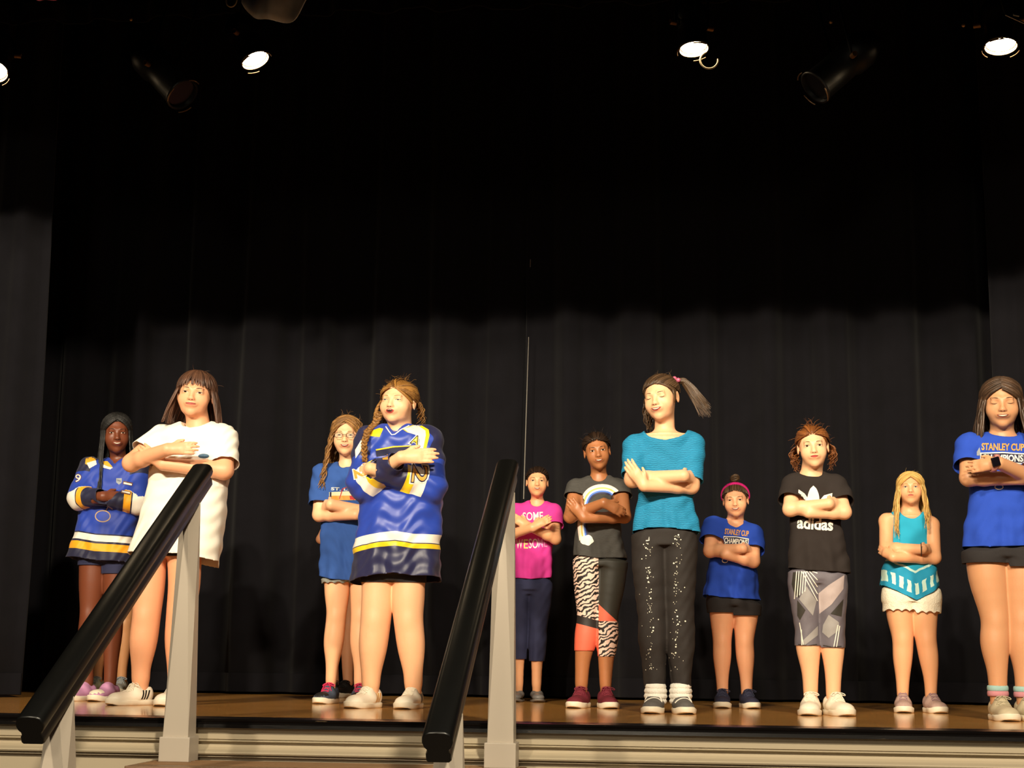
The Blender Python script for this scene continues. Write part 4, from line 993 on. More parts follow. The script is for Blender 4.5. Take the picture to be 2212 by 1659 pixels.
cap_mesh(H, None, p['rt'], m, .002, .076)
T = Tubes()
for i in range(92):
    s = 1 if i % 2 else -1; aa = 50 + 130 * (i // 2 + .5) / 46; A = dv(0, 57 - 90 * (aa - 50) / 130); B = dv(s * aa, 98)
    fr = aa < 95
    if fr and s < 0: e = (-.085 + .03 * random.random() - .03 * random.random(), -.10 - .03 * random.random(), random.uniform(-.38, -.30))
    elif fr: e = (.075 + .035 * random.random(), -.085 - .03 * random.random(), random.uniform(-.36, -.22))
    else: e = (s * (.02 + .09 * math.sin(math.radians(aa))), .10, random.uniform(-.30, -.2))
    P = arc(A, B, 12, 1.03, 1.03 + .05 * random.random()); p0 = P[-1]; ee = np.array(e); t = np.linspace(0, 1, 15)[1:, None]; mid = np.array([p0[0] * 1.10, p0[1] - (.01 if fr else -.01), p0[2] + (ee[2] - p0[2]) * .5])
    P = np.concatenate([P, (1 - t) ** 2 * p0 + 2 * t * (1 - t) * mid + t * t * ee]); P = np.array([np.array([np.interp(k, range(len(P)), P[:, j]) for j in range(3)]) for k in np.linspace(0, len(P) - 1, 48)])
    tubeset(H, T, P, .0036 * (1 + .22 * np.sin(np.arange(48) * 2.1)), sides=5, rnd=random.random())
T.obj('braids', m, p['rt'])
prj = pxproj(p['shirt'][1], p['root'])
decal('print', [([[(185, 990), (205, 985), (208, 998), (192, 1006), (184, 1002)]], 1, .001), ([[(187, 1000), (207, 994), (209, 1003), (193, 1012)]], 0, .0016), ([[(222, 996), (232, 996), (243, 1008), (236, 1010), (224, 1003)]], 1, .0012), ([[(222, 1003), (234, 1008), (244, 1010), (238, 1014), (222, 1010)]], 0, .0016)], prj, p['rt'], [M_WP, M_GOLD], 4)
decal('crest', [([[(251, 1033), (263, 1033), (263, 1042), (257, 1047), (251, 1042)]], 0, .0012), (text_bm('NHL', 257, 1038, 4, 9, 12), 1, .0018)], prj, p['rt'], [M_GRY, M_NVP], 3)
decal('number', [(text_bm('11', 274, 1054, 21, 27, -78, .04), 1, .0012), (text_bm('11', 274, 1054, 18, 22, -78, .0), 0, .0018)], prj, p['rt'], [M_WP, mat('brown_print', '6a4430', .6)], 3)
decal('number', [(text_bm('9', 168, 1033, 20, 15, 12, .04), 1, .0012), (text_bm('9', 168, 1033, 17, 12, 12, 0), 0, .0018)], prj, p['rt'], [M_WP, mat('brown_print', '6a4430', .6)], 3)
decal('note_emblem', [(band(circ(222, 1115, 16, 12, 28) + [(238, 1115)], 2.2), 0, .0012), (band([(228, 1104), (234, 1094), (243, 1100)], 2), 0, .0012)], prj, p['rt'], [mat('tan_print', 'b89a78', .7)], 3)
# ================================================================== child hidden behind the white t-shirt girl
p = person(dict(label='child mostly hidden behind the braided girl, only bare legs and pale sneakers showing', feet=(240, 1499), skinm=SK_Y, skin='y', hair='br', brow='3a2418', lip='b06050', back=.14,
    head=((262, 1072), (262, 990)), rot=(0, 0, 0), neck=(260, 1088), sh=((235, 1098), (290, 1098)),
    arms=[dict(sh=(236, 1100), el=(232, 1140, -.06), wr=(262, 1130, -.12), tip=(280, 1124, -.13), r=(9, 9, 7), slv=(.7, 13, 13)), dict(sh=(290, 1100), el=(292, 1140, -.06), wr=(262, 1140, -.10), tip=(248, 1130, -.1), r=(9, 9, 7), slv=(.7, 13, 13))],
    torso=[(1084, 248, 272), (1090, 236, 288), (1150, 238, 288), (1210, 232, 292), (1230, 232, 292)], hem=[(230, 1215), (290, 1215)], collar=(260, 1086, 1096, 10), shirt=M_NAVY, fold=.5,
    legs=[[(240, 1220, 21), (236, 1270, 20), (226, 1345, 13), (220, 1390, 13), (213, 1440, 9), (211, 1476, 9)], [(280, 1220, 21), (278, 1270, 19), (272, 1345, 14), (269, 1390, 13), (264, 1440, 10), (263, 1474, 9)]],
    bottom=dict(hips=[(1190, 222, 300), (1240, 220, 302)], hem=(1284, 1284), mat=M_DEN, inf=.008, fold=.5, flare=.04, scallop=.006),
    shoes=[(211, 1474, -4, .19, .078, SH(mat=mat('pale_green_shoe', 'b8bca0', .6, .15, 60), sole=M_SOLEW, lace=M_GRY)), (263, 1474, 6, .19, .078, SH(mat=mat('pale_grey_shoe', 'aaa79e', .6, .15, 60), sole=M_SOLEW, lace=M_GRY))]))
H = p['H']; T = long_hair(H, p['rt'], None, 40, lambda a, aa, s: (s * .07, .05, -.12), r=.009); T.obj('hair', hairmat('hair_brown', '22130d', '6e4a36'), p['rt']); cap_mesh(H, None, p['rt'], hairmat('hair_brown', '22130d', '6e4a36'), .003)
# ================================================================== girl with glasses
p = person(dict(label='girl with glasses and wavy brown hair in a faded blue t-shirt, behind the jersey girl', feet=(738, 1522), skinm=SK_P, skin='p', hair='lb', brow='7a5636', lip='c0504a', mouth='smile', eye=.8, mw=.020, smile=.003,
    head=((747, 984), (750, 900)), rot=(-6, 3, 0), fw=1.0, neck=(750, 1006), sh=((698, 1022), (806, 1022)),
    arms=[dict(sh=(697, 1024), el=(690, 1112, -.05), wr=(768, 1112, -.13), tip=(806, 1100, -.12), r=(17, 15, 11), slv=(.74, 24, 27), up=(0, 0, 1)),
          dict(sh=(808, 1024), el=(812, 1112, -.06), wr=(716, 1090, -.13), tip=(684, 1092, -.02), r=(17, 15, 12), slv=(.74, 24, 27), up=(0, 0, 1))],
    torso=[(998, 732, 770), (1010, 700, 802), (1040, 692, 810), (1090, 692, 808), (1150, 694, 808), (1210, 694, 812), (1262, 692, 814)],
    hem=[(690, 1244), (720, 1252), (760, 1255), (812, 1252)], collar=(750, 1002, 1014, 18), shirt=M_TB2, shirtname='t_shirt',
    legs=[[(728, 1240, 26), (728, 1280, 25), (727, 1325, 20), (721, 1385, 20), (718, 1430, 13), (715, 1472, 10)], [(786, 1240, 26), (784, 1280, 25), (780, 1325, 20), (778, 1385, 20), (778, 1430, 13), (777, 1474, 11)]],
    bottom=dict(hips=[(1200, 698, 808), (1250, 694, 814)], hem=(1262, 1262), mat=M_DEN, inf=.010, fold=.4, flare=.05, scallop=.008),
    shoes=[(715, 1472, -10, .205, .082, SH(mat=mat('slate_blue_mesh', '4a5568', .7, .2, 200, .4), sole=M_SOLEW, lace=mat('pink_lace', 'd22a58', .6), toe=mat('black_rubber', '1a1a1c', .6), tongue=.115)), (778, 1474, 8, .205, .082, SH(mat=mat('slate_blue_mesh', '4a5568', .7, .2, 200, .4), sole=M_SOLEW, lace=mat('pink_lace', 'd22a58', .6), toe=mat('black_rubber', '1a1a1c', .6), tongue=.115))]))
H = p['H']; m = hairmat('hair_lightbrown', '4a2e18', 'b08048')
cap_mesh(H, None, p['rt'], m, .002, .086)
def ef(a, aa, s):
    if aa < 92: return (s * (.088 + .03 * random.random()) - .012, -.085 - .02 * random.random(), -.24 - .05 * random.random()) if s < 0 else (s * .085, -.04, -.2)
    return (s * (.04 + .09 * math.sin(math.radians(aa))), .06, -.2 - .08 * random.random())
T = long_hair(H, p['rt'], m, 120, ef, az0=52, r=.0062, wave=.006, wl=.075, bulge=.35, m0=1.05, phf=56); wisps(H, T, 40, 1.06, .06); T.obj('hair', m, p['rt'])
T = Tubes(); GM = mat('glasses_frame', '3a1f1c', .3)
for s in (-1, 1):
    T.add(H.P([(s * .031 + .0205 * np.sign(math.cos(a)) * abs(math.cos(a)) ** .6, -.106 + .004 * abs(math.cos(a)), .001 + .0125 * np.sign(math.sin(a)) * abs(math.sin(a)) ** .7) for a in np.linspace(0, 2 * PI, 28, endpoint=False)]), .0013 * H.s, 5, close=True)
    T.add(H.P([(s * .052, -.100, .004), (s * .070, -.06, .004), (s * .076, .0, .002)]), .0013, 5)
T.add(H.P([(-.011, -.107, .003), (0, -.109, .005), (.011, -.107, .003)]), .0013, 5); g = T.obj('glasses', GM, p['rt'])
gl = NT('clear_lens'); gl.b.inputs['Base Color'].default_value = (1, 1, 1, 1); gl.b.inputs['Alpha'].default_value = .10; gl.b.inputs['Roughness'].default_value = .05
for s in (-1, 1):
    bm = bmesh.new(); bm.faces.new([bm.verts.new(v) for v in H.P([(s * .031 + .020 * np.sign(math.cos(a)) * abs(math.cos(a)) ** .6, -.1055 + .004 * abs(math.cos(a)), .001 + .012 * np.sign(math.sin(a)) * abs(math.sin(a)) ** .7) for a in np.linspace(0, 2 * PI, 24, endpoint=False)])]); bmobj('lens', bm, gl.m, g)
prj = pxproj(p['shirt'][1], p['root'])
decal('print', [(text_bm('ST. LOUIS', 752, 1057, 6.5, 74, 2, .02), 0, .0015), ([[(711, 1063), (778, 1060), (779, 1080), (711, 1081)]], 1, .0012), ([[(711, 1071), (779, 1070), (779, 1080), (711, 1081)]], 2, .0016), (band([(733, 1078), (740, 1056), (750, 1052), (760, 1062), (764, 1080)], 2.0), 3, .002), ([[(755, 1071), (767, 1071), (766, 1079), (756, 1079)]], 3, .0022), ([[(712, 1063), (716, 1063), (716, 1080), (712, 1080)]], 4, .0018)], prj, p['rt'], [M_WP, mat('cream_print', 'e6dcb8', .6), M_ORG, M_RED, M_NVP], 3)
# ================================================================== child hidden behind the glasses girl
p = person(dict(label='child hidden behind the glasses girl, only an elbow, a shin and black sneakers showing', feet=(742, 1508), skinm=SK_L, skin='l', hair='br', brow='3a2418', lip='b06050', back=.14, full=False,
    head=((760, 1062), (760, 982)), rot=(0, 0, 0), neck=(760, 1076), sh=((728, 1088), (794, 1088)),
    arms=[dict(sh=(728, 1090), el=(692, 1165, .0), wr=(722, 1180, -.03), tip=(748, 1180, -.03), r=(11, 9, 7), slv=(.45, 17, 17), L=.10), dict(sh=(794, 1090), el=(806, 1140, -.03), wr=(776, 1150, -.08), tip=(762, 1150, -.08), r=(11, 9, 7), slv=(.5, 15, 15), L=.10)],
    torso=[(1072, 748, 772), (1080, 728, 794), (1140, 726, 796), (1220, 724, 800), (1240, 724, 800)], hem=[(720, 1225), (800, 1225)], collar=(760, 1074, 1086, 10), shirt=M_KT, fold=.4,
    legs=[[(738, 1230, 20), (728, 1290, 19), (719, 1350, 15), (716, 1390, 14), (720, 1440, 10), (722, 1476, 9)], [(778, 1230, 20), (764, 1290, 18), (755, 1350, 15), (752, 1390, 14), (751, 1440, 11), (752, 1476, 9)]],
    bottom=dict(hips=[(1200, 716, 802), (1240, 714, 804)], hem=(1268, 1268), mat=M_BS, inf=.008),
    shoes=[(722, 1476, 0, .19, .078, SH(mat=mat('black_shoe', '1e1a18', .6, .1, 60), sole=M_SOLEW, lace=mat('black_shoe', '1e1a18'))), (752, 1476, -22, .20, .078, SH(mat=mat('black_shoe', '1e1a18', .6, .1, 60), sole=M_SOLEW, lace=mat('black_shoe', '1e1a18')))]))
H = p['H']; m = hairmat('hair_brown', '22130d', '6e4a36'); cap_mesh(H, None, p['rt'], m, .003); T = long_hair(H, p['rt'], None, 40, lambda a, aa, s: (s * .05, .05, -.10), r=.009); T.obj('hair', m, p['rt'])
# ================================================================== girl in the big jersey
q = NT('jersey_two'); hh = q.attr('hem'); tc = q.n('ShaderNodeTexCoord').outputs['Object']
h = q.math('MULTIPLY', hh, 2.0); s_ = q.attr('slv'); t = q.math('MULTIPLY', s_, .5); NV = '24254a'
tor = q.ramp(h, [(0, lin(NV)), (.225, lin('f6ce20')), (.265, lin(NV)), (.270, lin('f2ece0')), (.345, lin(BLUE))]); sl = q.ramp(t, [(0, lin(NV)), (.20, lin(NV)), (.26, lin(BLUE)), (.565, lin('f2ece0')), (.655, lin('f6ce20')), (.725, lin(NV))])
q.l(q.mix(q.math('GREATER_THAN', q.attr('onf'), 0), tor, sl), q.b.inputs['Base Color']); q.b.inputs['Roughness'].default_value = .42; q.b.inputs['Sheen Weight'].default_value = .1; q.bump(q.noise(400, 2), .2, .0015); MJ2 = q.m
p = person(dict(label='girl in an oversized blue hockey jersey numbered two, long side braid, mouth open', feet=(838, 1532), skinm=SK_P, skin='p', hair='db', brow='a07850', lip='c4605c', mouth='open', eye=.55, iris='blue', mw=.024,
    head=((855, 916), (866, 822)), rot=(-24, 7, 3), fw=1.10, cheek=1.15, neck=(862, 932), nr=.050, sh=((798, 950), (922, 948)),
    arms=[dict(sh=(798, 952), el=(788, 1044, -.08), wr=(866, 988, -.225), tip=(926, 984, -.215), r=(22, 19, 13), slv=(1.86, 34, 38, 19), up=(0, 0, 1), L=.165),
          dict(sh=(924, 950), el=(928, 1050, -.06), wr=(800, 1012, -.175), tip=(766, 1022, -.12), r=(22, 19, 13), slv=(1.88, 34, 36, 20), up=(0, 0, 1), n=(-.4, -1, .1), curl=.9, L=.11)],
    torso=[(918, 832, 896), (928, 800, 928), (950, 782, 946), (1000, 778, 950), (1060, 780, 955), (1120, 777, 955), (1180, 768, 952), (1230, 764, 952), (1275, 760, 954)],
    hem=[(760, 1256), (790, 1249), (830, 1243), (862, 1240), (900, 1246), (955, 1246)], hemback=-.02, collar=(862, 918, 940, 30, 'v'), shirt=MJ2, shirtname='jersey', fold=1.5, ratio=.66,
    legs=[[(816, 1240, 33), (815, 1290, 32), (812, 1335, 31), (806, 1395, 29), (802, 1450, 20), (801, 1480, 17)], [(884, 1240, 33), (882, 1290, 33), (882, 1335, 30), (888, 1395, 28), (892, 1450, 19), (893, 1478, 17)]],
    bottom=dict(hips=[(1190, 780, 922), (1240, 782, 920)], hem=(1259, 1259), mat=M_BS, inf=.005),
    shoes=[(801, 1478, -22, .225, .098, SH(mat=M_SW, sole=M_SOLEW, lace=M_SW, bow=False, stripes=M_ORG, tongue=.116)), (893, 1476, -8, .225, .095, SH(mat=M_SW, sole=M_SOLEW, lace=M_SW, bow=False, stripes=mat('black_stripe', '15130f', .5), tongue=.116))]))
H = p['H']; m = hairmat('hair_darkblonde', '4a2c14', 'b4803c')
cap_mesh(H, None, p['rt'], m, .001, .086)
T = Tubes(); back_hair(H, T, 90, nrm(np.array([-.05, .9, -.35])), (66, 78, 98), r=.006, wave=.003, m0=1.03)
for i in range(46):   # curls behind the ears
    s = 1 if i % 3 else -1; A = dv(s * random.uniform(88, 150), random.uniform(60, 95)); lockpath(H, T, A, dv(s * random.uniform(100, 150), 105), (s * random.uniform(.06, .10), .05 + .04 * random.random(), random.uniform(-.13, -.02)), 4, 8, .0045, 1.06, .006, .045, bulge=.4)
for i in range(30):
    A = dv(random.uniform(-100, -60), random.uniform(50, 90)); lockpath(H, T, A, dv(-92, 98), (-.085 - .02 * random.random(), -.01, -.10), 4, 8, .0042, 1.06, .006, .04, bulge=.5)
wisps(H, T, 70, 1.05, .07)
# side braid over the shoulder
B0 = np.array([-.078, .0, -.05]); pts = [B0, np.array([-.090, -.03, -.11]), np.array([-.088, -.115, -.155]), np.array([-.080, -.160, -.22]), np.array([-.070, -.165, -.30])]
cen = np.array([[np.interp(t, range(5), [q_[j] for q_ in pts]) for j in range(3)] for t in np.linspace(0, 4, 60)])
for k in range(3): cen = np.concatenate([cen[:1], (cen[:-2] + cen[1:-1] * 2 + cen[2:]) / 4, cen[-1:]])
for b in range(3):
    for f in range(5):
        ph = b * 2 * PI / 3; t = np.linspace(0, 1, 60); w_ = .014 * (1 - .35 * t); off = random.uniform(-.35, .35)
        P = cen + np.stack([w_ * np.sin(t * 36 + ph + off), w_ * .55 * np.sin(2 * (t * 36 + ph)) - .004, 0 * t], 1) + np.random.randn(3) * .0016
        tubeset(H, T, P, .0058 * (1 - .4 * t), sides=5, rnd=random.random())
T.obj('hair', m, p['rt'])
for s in (1,):
    bm = bmesh.new(); bmesh.ops.create_icosphere(bm, subdivisions=2, radius=.0042); o = bmobj('earring', bm, M_STEEL, p['rt'], True); o.location = Vector(H.p((.079, -.004, -.033)))
prj = pxproj(p['shirt'][1], p['root'])
decal('yoke_stripe', [([[(868, 926), (884, 921), (902, 914), (926, 928), (928, 940), (918, 980), (905, 976), (908, 948), (896, 938), (880, 934)]], 1, .001), ([[(872, 926), (886, 922), (900, 917), (919, 930), (920, 940), (913, 974), (905, 972), (906, 948), (897, 939), (882, 934)]], 0, .0016)], prj, p['rt'], [M_WP, M_YEL], 4)
decal('yoke_stripe', [([[(820, 924), (828, 926), (820, 944), (800, 942), (786, 966), (768, 986), (768, 970), (792, 934)]], 1, .001), ([[(798, 936), (800, 942), (788, 962), (768, 990), (767, 972), (784, 944)]], 0, .0016)], prj, p['rt'], [M_WP, M_YEL], 4)
decal('letter', [(text_bm('A', 898, 951, 27, 26, 24, .06), 0, .0022), (text_bm('A', 898, 951, 23, 20, 24, .03), 1, .0027), (text_bm('A', 898, 951, 17, 14, 24, .0), 2, .0032)], prj, p['rt'], [M_WP, M_NVP, M_YEL], 3)
decal('chest_bar', [(band([(812, 972), (850, 965), (888, 963)], [3, 3, 2]), 1, .0012), (band([(812, 980), (850, 974), (888, 971)], [13, 14, 14]), 0, .0016), (band([(826, 990), (845, 985), (862, 988)], [6, 14, 10]), 2, .002)], prj, p['rt'], [M_NVP, M_YEL, M_ORG], 4)
decal('number', [(text_bm('2', 907, 1024, 42, 48, 97, .07), 0, .0012), (text_bm('2', 907, 1024, 36, 42, 97, .04), 1, .0018), (text_bm('2', 907, 1024, 32, 37, 97, .0), 2, .0024)], prj, p['rt'], [M_WP, M_NVP, M_ORG], 3)
decal('number', [(text_bm('2', 779, 1022, 34, 24, 80, .07), 0, .0012), (text_bm('2', 779, 1022, 29, 20, 80, .03), 1, .0018)], prj, p['rt'], [M_WP, M_ORG], 3)
decal('collar_trim', [(band([(833, 921), (839, 930), (846, 939), (853, 938), (866, 928), (884, 919)], 2.2), 0, .0012)], prj, p['rt'], [M_WP], 3)
# ================================================================== girl in pink
p = person(dict(label='small girl in a pink t-shirt and navy leggings, beside the right handrail post', feet=(1138, 1517), skinm=SK_W, skin='w', hair='bk2', brow='2a1810', lip='c86858', mouth='smile', eye=.9, mw=.018, smile=.002,
    head=((1160, 1073), (1161, 1010)), rot=(0, 8, 1), fw=1.02, neck=(1160, 1089), back=.12, sh=((1113, 1104), (1194, 1106)),
    arms=[dict(sh=(1114, 1106), el=(1092, 1158, -.06), wr=(1150, 1140, -.19), tip=(1186, 1120, -.18), r=(13, 12, 9), slv=(.52, 19, 19), up=(.3, 0, 1), n=(0, -1, .3)),
          dict(sh=(1195, 1108), el=(1200, 1164, -.07), wr=(1140, 1136, -.15), tip=(1106, 1116, -.15), r=(14, 12, 9), slv=(.52, 20, 21), up=(-.3, 0, 1), n=(0, -1, .3))],
    torso=[(1082, 1142, 1178), (1090, 1120, 1198), (1110, 1108, 1202), (1150, 1106, 1196), (1200, 1104, 1192), (1235, 1102, 1193), (1256, 1104, 1190)],
    hem=[(1100, 1248), (1150, 1252), (1192, 1248)], collar=(1160, 1086, 1096, 15), shirt=mat('pink_tee', 'd83f9c', .85, .06, 30, .25, 500, spec=.2), shirtname='t_shirt', fold=.8,
    legs=[[(1124, 1262, 21), (1122, 1300, 20), (1122, 1345, 15), (1121, 1390, 14), (1120, 1430, 11), (1120, 1478, 9)], [(1168, 1262, 21), (1166, 1300, 20), (1163, 1345, 15), (1161, 1390, 14), (1160, 1430, 11), (1159, 1478, 9)]],
    bottom=dict(name='leggings', hips=[(1225, 1106, 1190), (1262, 1104, 1191), (1285, 1108, 1186)], hem=(1424, 1428), mat=M_NAVY, inf=.008, fold=.5),
    shoes=[(1120, 1480, -4, .185, .07, SH(mat=mat('grey_flat', '6e6a68', .4), sole=mat('grey_sole', '6a645e'), flat=True, sole_h=.010)), (1159, 1480, 10, .185, .07, SH(mat=mat('grey_flat', '6e6a68', .4), sole=mat('grey_sole', '6a645e'), flat=True, sole_h=.010))]))
H = p['H']; m = hairmat('hair_black', '120c0a', '3a2a20', .35); cap_mesh(H, None, p['rt'], m, .001, .086)
T = Tubes(); back_hair(H, T, 80, nrm(np.array([0, .9, .2])), r=.0055); wisps(H, T, 12, 1.04, .04); T.obj('hair', m, p['rt'])
prj = pxproj(p['shirt'][1], p['root'])
decal('print', [(text_bm('SOME', 1151, 1115, 18, 44, -2, .015), 0, .0015)], prj, p['rt'], [M_WP], 3)
decal('print', [(text_bm('A', 1108, 1175, 20, 10, 3, .01), 1, .0015), (text_bm('W', 1122, 1175, 20, 14, 0, .01), 0, .0015), (text_bm('E', 1136, 1175, 20, 9, 0, .01), 2, .0015), (text_bm('SO', 1152, 1174, 21, 20, 0, .01), 0, .0015), (text_bm('ME', 1172, 1172, 20, 20, -3, .01), 3, .0015)], prj, p['rt'], [M_WP, mat('purple_print', '6a4ac8', .6), mat('pale_yellow_print', 'e8e08a', .6), mat('light_pink_print', 'e89ad0', .6)], 3)
# ================================================================== girl in grey
q = NT('zebra_leggings'); tc = q.n('ShaderNodeTexCoord').outputs['Object']; sx = q.n('ShaderNodeSeparateXYZ'); q.l(tc, sx.inputs[0]); X_, Z_ = sx.outputs[0], sx.outputs[2]
wv = q.n('ShaderNodeTexWave', i_Scale=17, i_Distortion=9, i_Detail=3, i_Detail_Scale=1.6, bands_direction='Z'); mp_ = q.n('ShaderNodeMapping'); mp_.inputs['Rotation'].default_value = (0, .45, 0); q.l(tc, mp_.inputs[0]); q.l(mp_.outputs[0], wv.inputs[0])
zeb = q.ramp(wv.outputs['Fac'], [(0, lin('1d1918')), (.38, lin('1d1918')), (.46, lin('e6c4b4'))], 'LINEAR'); CO = lin('e4694f'); BK = lin('2b2923'); BK2 = lin('26201e')
PXZ = {}
def zz(py): return None
p = person(dict(label='girl in a dark grey rainbow t-shirt and patterned leggings, maroon sneakers', feet=(1283, 1531), skinm=SK_M, skin='m', hair='bk2', brow='20120c', lip='9a4a3a', mouth='smile', eye=.95, lash='1a0e08', nost='4a2414', mw=.020, smile=.003,
    head=((1292, 1014), (1287, 936)), rot=(3, 3, -8), fw=.98, neck=(1294, 1036), nr=.034, sh=((1243, 1054), (1341, 1053)),
    arms=[dict(sh=(1243, 1056), el=(1232, 1116, -.07), wr=(1304, 1086, -.20), tip=(1336, 1102, -.19), r=(15, 14, 10), slv=(.30, 21, 22), up=(0, 0, 1), curl=.8),
          dict(sh=(1342, 1055), el=(1349, 1116, -.07), wr=(1262, 1120, -.15), tip=(1226, 1078, -.165), r=(15, 14, 10), slv=(.30, 21, 22), up=(0, 0, 1), n=(-.3, -1, 0))],
    torso=[(1028, 1272, 1316), (1036, 1250, 1334), (1060, 1243, 1343), (1120, 1244, 1340), (1160, 1243, 1344), (1200, 1240, 1353), (1222, 1240, 1357)],
    hem=[(1240, 1199), (1290, 1207), (1357, 1206)], collar=(1294, 1034, 1044, 17), shirt=None, shirtname='t_shirt', fold=.8,
    legs=[[(1270, 1206, 29), (1270, 1265, 27), (1270, 1330, 20), (1266, 1375, 21), (1259, 1425, 15), (1256, 1478, 12)], [(1325, 1206, 29), (1320, 1265, 26), (1312, 1330, 20), (1312, 1375, 20), (1309, 1425, 15), (1308, 1480, 11)]],
    bottom=dict(name='leggings', hips=[(1170, 1248, 1346), (1205, 1241, 1353), (1225, 1243, 1350)], hem=(1406, 1418), mat=q.m, inf=.003),
    shoes=[(1257, 1480, -12, .215, .085, SH(mat=mat('maroon_mesh', '6c1c2c', .8, .12, 200, .4), sole=M_SOLEW, lace=mat('maroon_lace', '7a2434', .7), tab=mat('tan_tab', 'c89058', .5), tongue=.115)), (1308, 1482, 12, .215, .085, SH(mat=mat('maroon_mesh', '6c1c2c', .8, .12, 200, .4), sole=M_SOLEW, lace=mat('maroon_lace', '7a2434', .7), tab=mat('tan_tab', 'c89058', .5), tongue=.115))]) | dict(shirt=mat('grey_heather', '484643', .9, .22, 60, .2, 400, stretch=(1, 1, 8))))
Z = lambda y: float(p['Qp'](1280, y)[2]); XM = float(p['Qp'](1294, 1300)[0])
def gt(a, b): return q.math('GREATER_THAN', a, b)
# left leg: zebra / black band / coral ; right leg: dark / coral wedge / zebra
zl = q.math('ADD', Z_, q.math('MULTIPLY', X_, .25)); zr = q.math('SUBTRACT', Z_, q.math('MULTIPLY', X_, -.9))
xo = float(p['Qp'](1266, 1340)[0]); xo2 = float(p['Qp'](1312, 1320)[0])
LEFT = q.mix(gt(zl, Z(1352) + .25 * xo), CO, q.mix(gt(zl, Z(1334) + .25 * xo), BK2, zeb))
RIGHT = q.mix(gt(Z_, Z(1342)), zeb, q.mix(gt(zr, Z(1322) + .9 * xo2), CO, BK))
q.l(q.mix(gt(X_, XM), LEFT, RIGHT), q.b.inputs['Base Color']); q.b.inputs['Roughness'].default_value = .6
H = p['H']; m = hairmat('hair_black', '120c0a', '3a2a20', .35); cap_mesh(H, None, p['rt'], m, .001, .086)
T = Tubes(); back_hair(H, T, 80, nrm(np.array([0, .9, -.1])), r=.0055); wisps(H, T, 34, 1.04, .07); 
for i in range(0): T.add(H.P([(-.070, -.02, -.02), (-.074 - .002 * i, -.02, -.06), (-.066 - .004 * i, -.03, -.10), (-.072, -.035, -.14)]), .0011, 4)
T.obj('hair', m, p['rt'])
prj = pxproj(p['shirt'][1], p['root']); arcp = [(1261, 1166), (1258, 1148), (1257, 1128), (1259, 1100), (1264, 1078), (1274, 1063), (1290, 1056), (1306, 1055), (1320, 1059), (1330, 1067)]
arcp = [tuple(np.array([np.interp(t, range(len(arcp)), [a[j] for a in arcp]) for j in (0, 1)])) for t in np.linspace(0, len(arcp) - 1, 46)]
for _ in range(6): arcp = [arcp[0]] + [tuple((np.array(arcp[i - 1]) + 2 * np.array(arcp[i]) + np.array(arcp[i + 1])) / 4) for i in range(1, len(arcp) - 1)] + [arcp[-1]]
def offp(P, d):
    P = [np.array(a, float) for a in P]; o_ = []
    for i in range(len(P)):
        t = P[min(i + 1, len(P) - 1)] - P[max(i - 1, 0)]; t /= np.linalg.norm(t); o_.append(P[i] + np.array([t[1], -t[0]]) * -d)
    return o_
RB = [mat('rb_' + c, c, .6, .02) for c in ('f0d8cc', 'f0ead8', 'e8c068', 'dfeaf0', '4a78d8', '26264e')]
decal('rainbow_print', [(band(offp(arcp, -8 + 3.4 * k), 3.5), k, .0014 + .0001 * k) for k in range(6)][::-1], prj, p['rt'], RB, 3)
decal('cloud_print', [([[(1268 + 14 * math.cos(t) * (1 + .08 * math.sin(5 * t)), 1167 + 11 * math.sin(t) * (1 + .10 * math.cos(5 * t))) for t in np.linspace(0, 2 * PI, 30, endpoint=False)]], 0, .0028)], prj, p['rt'], [M_WP], 3)
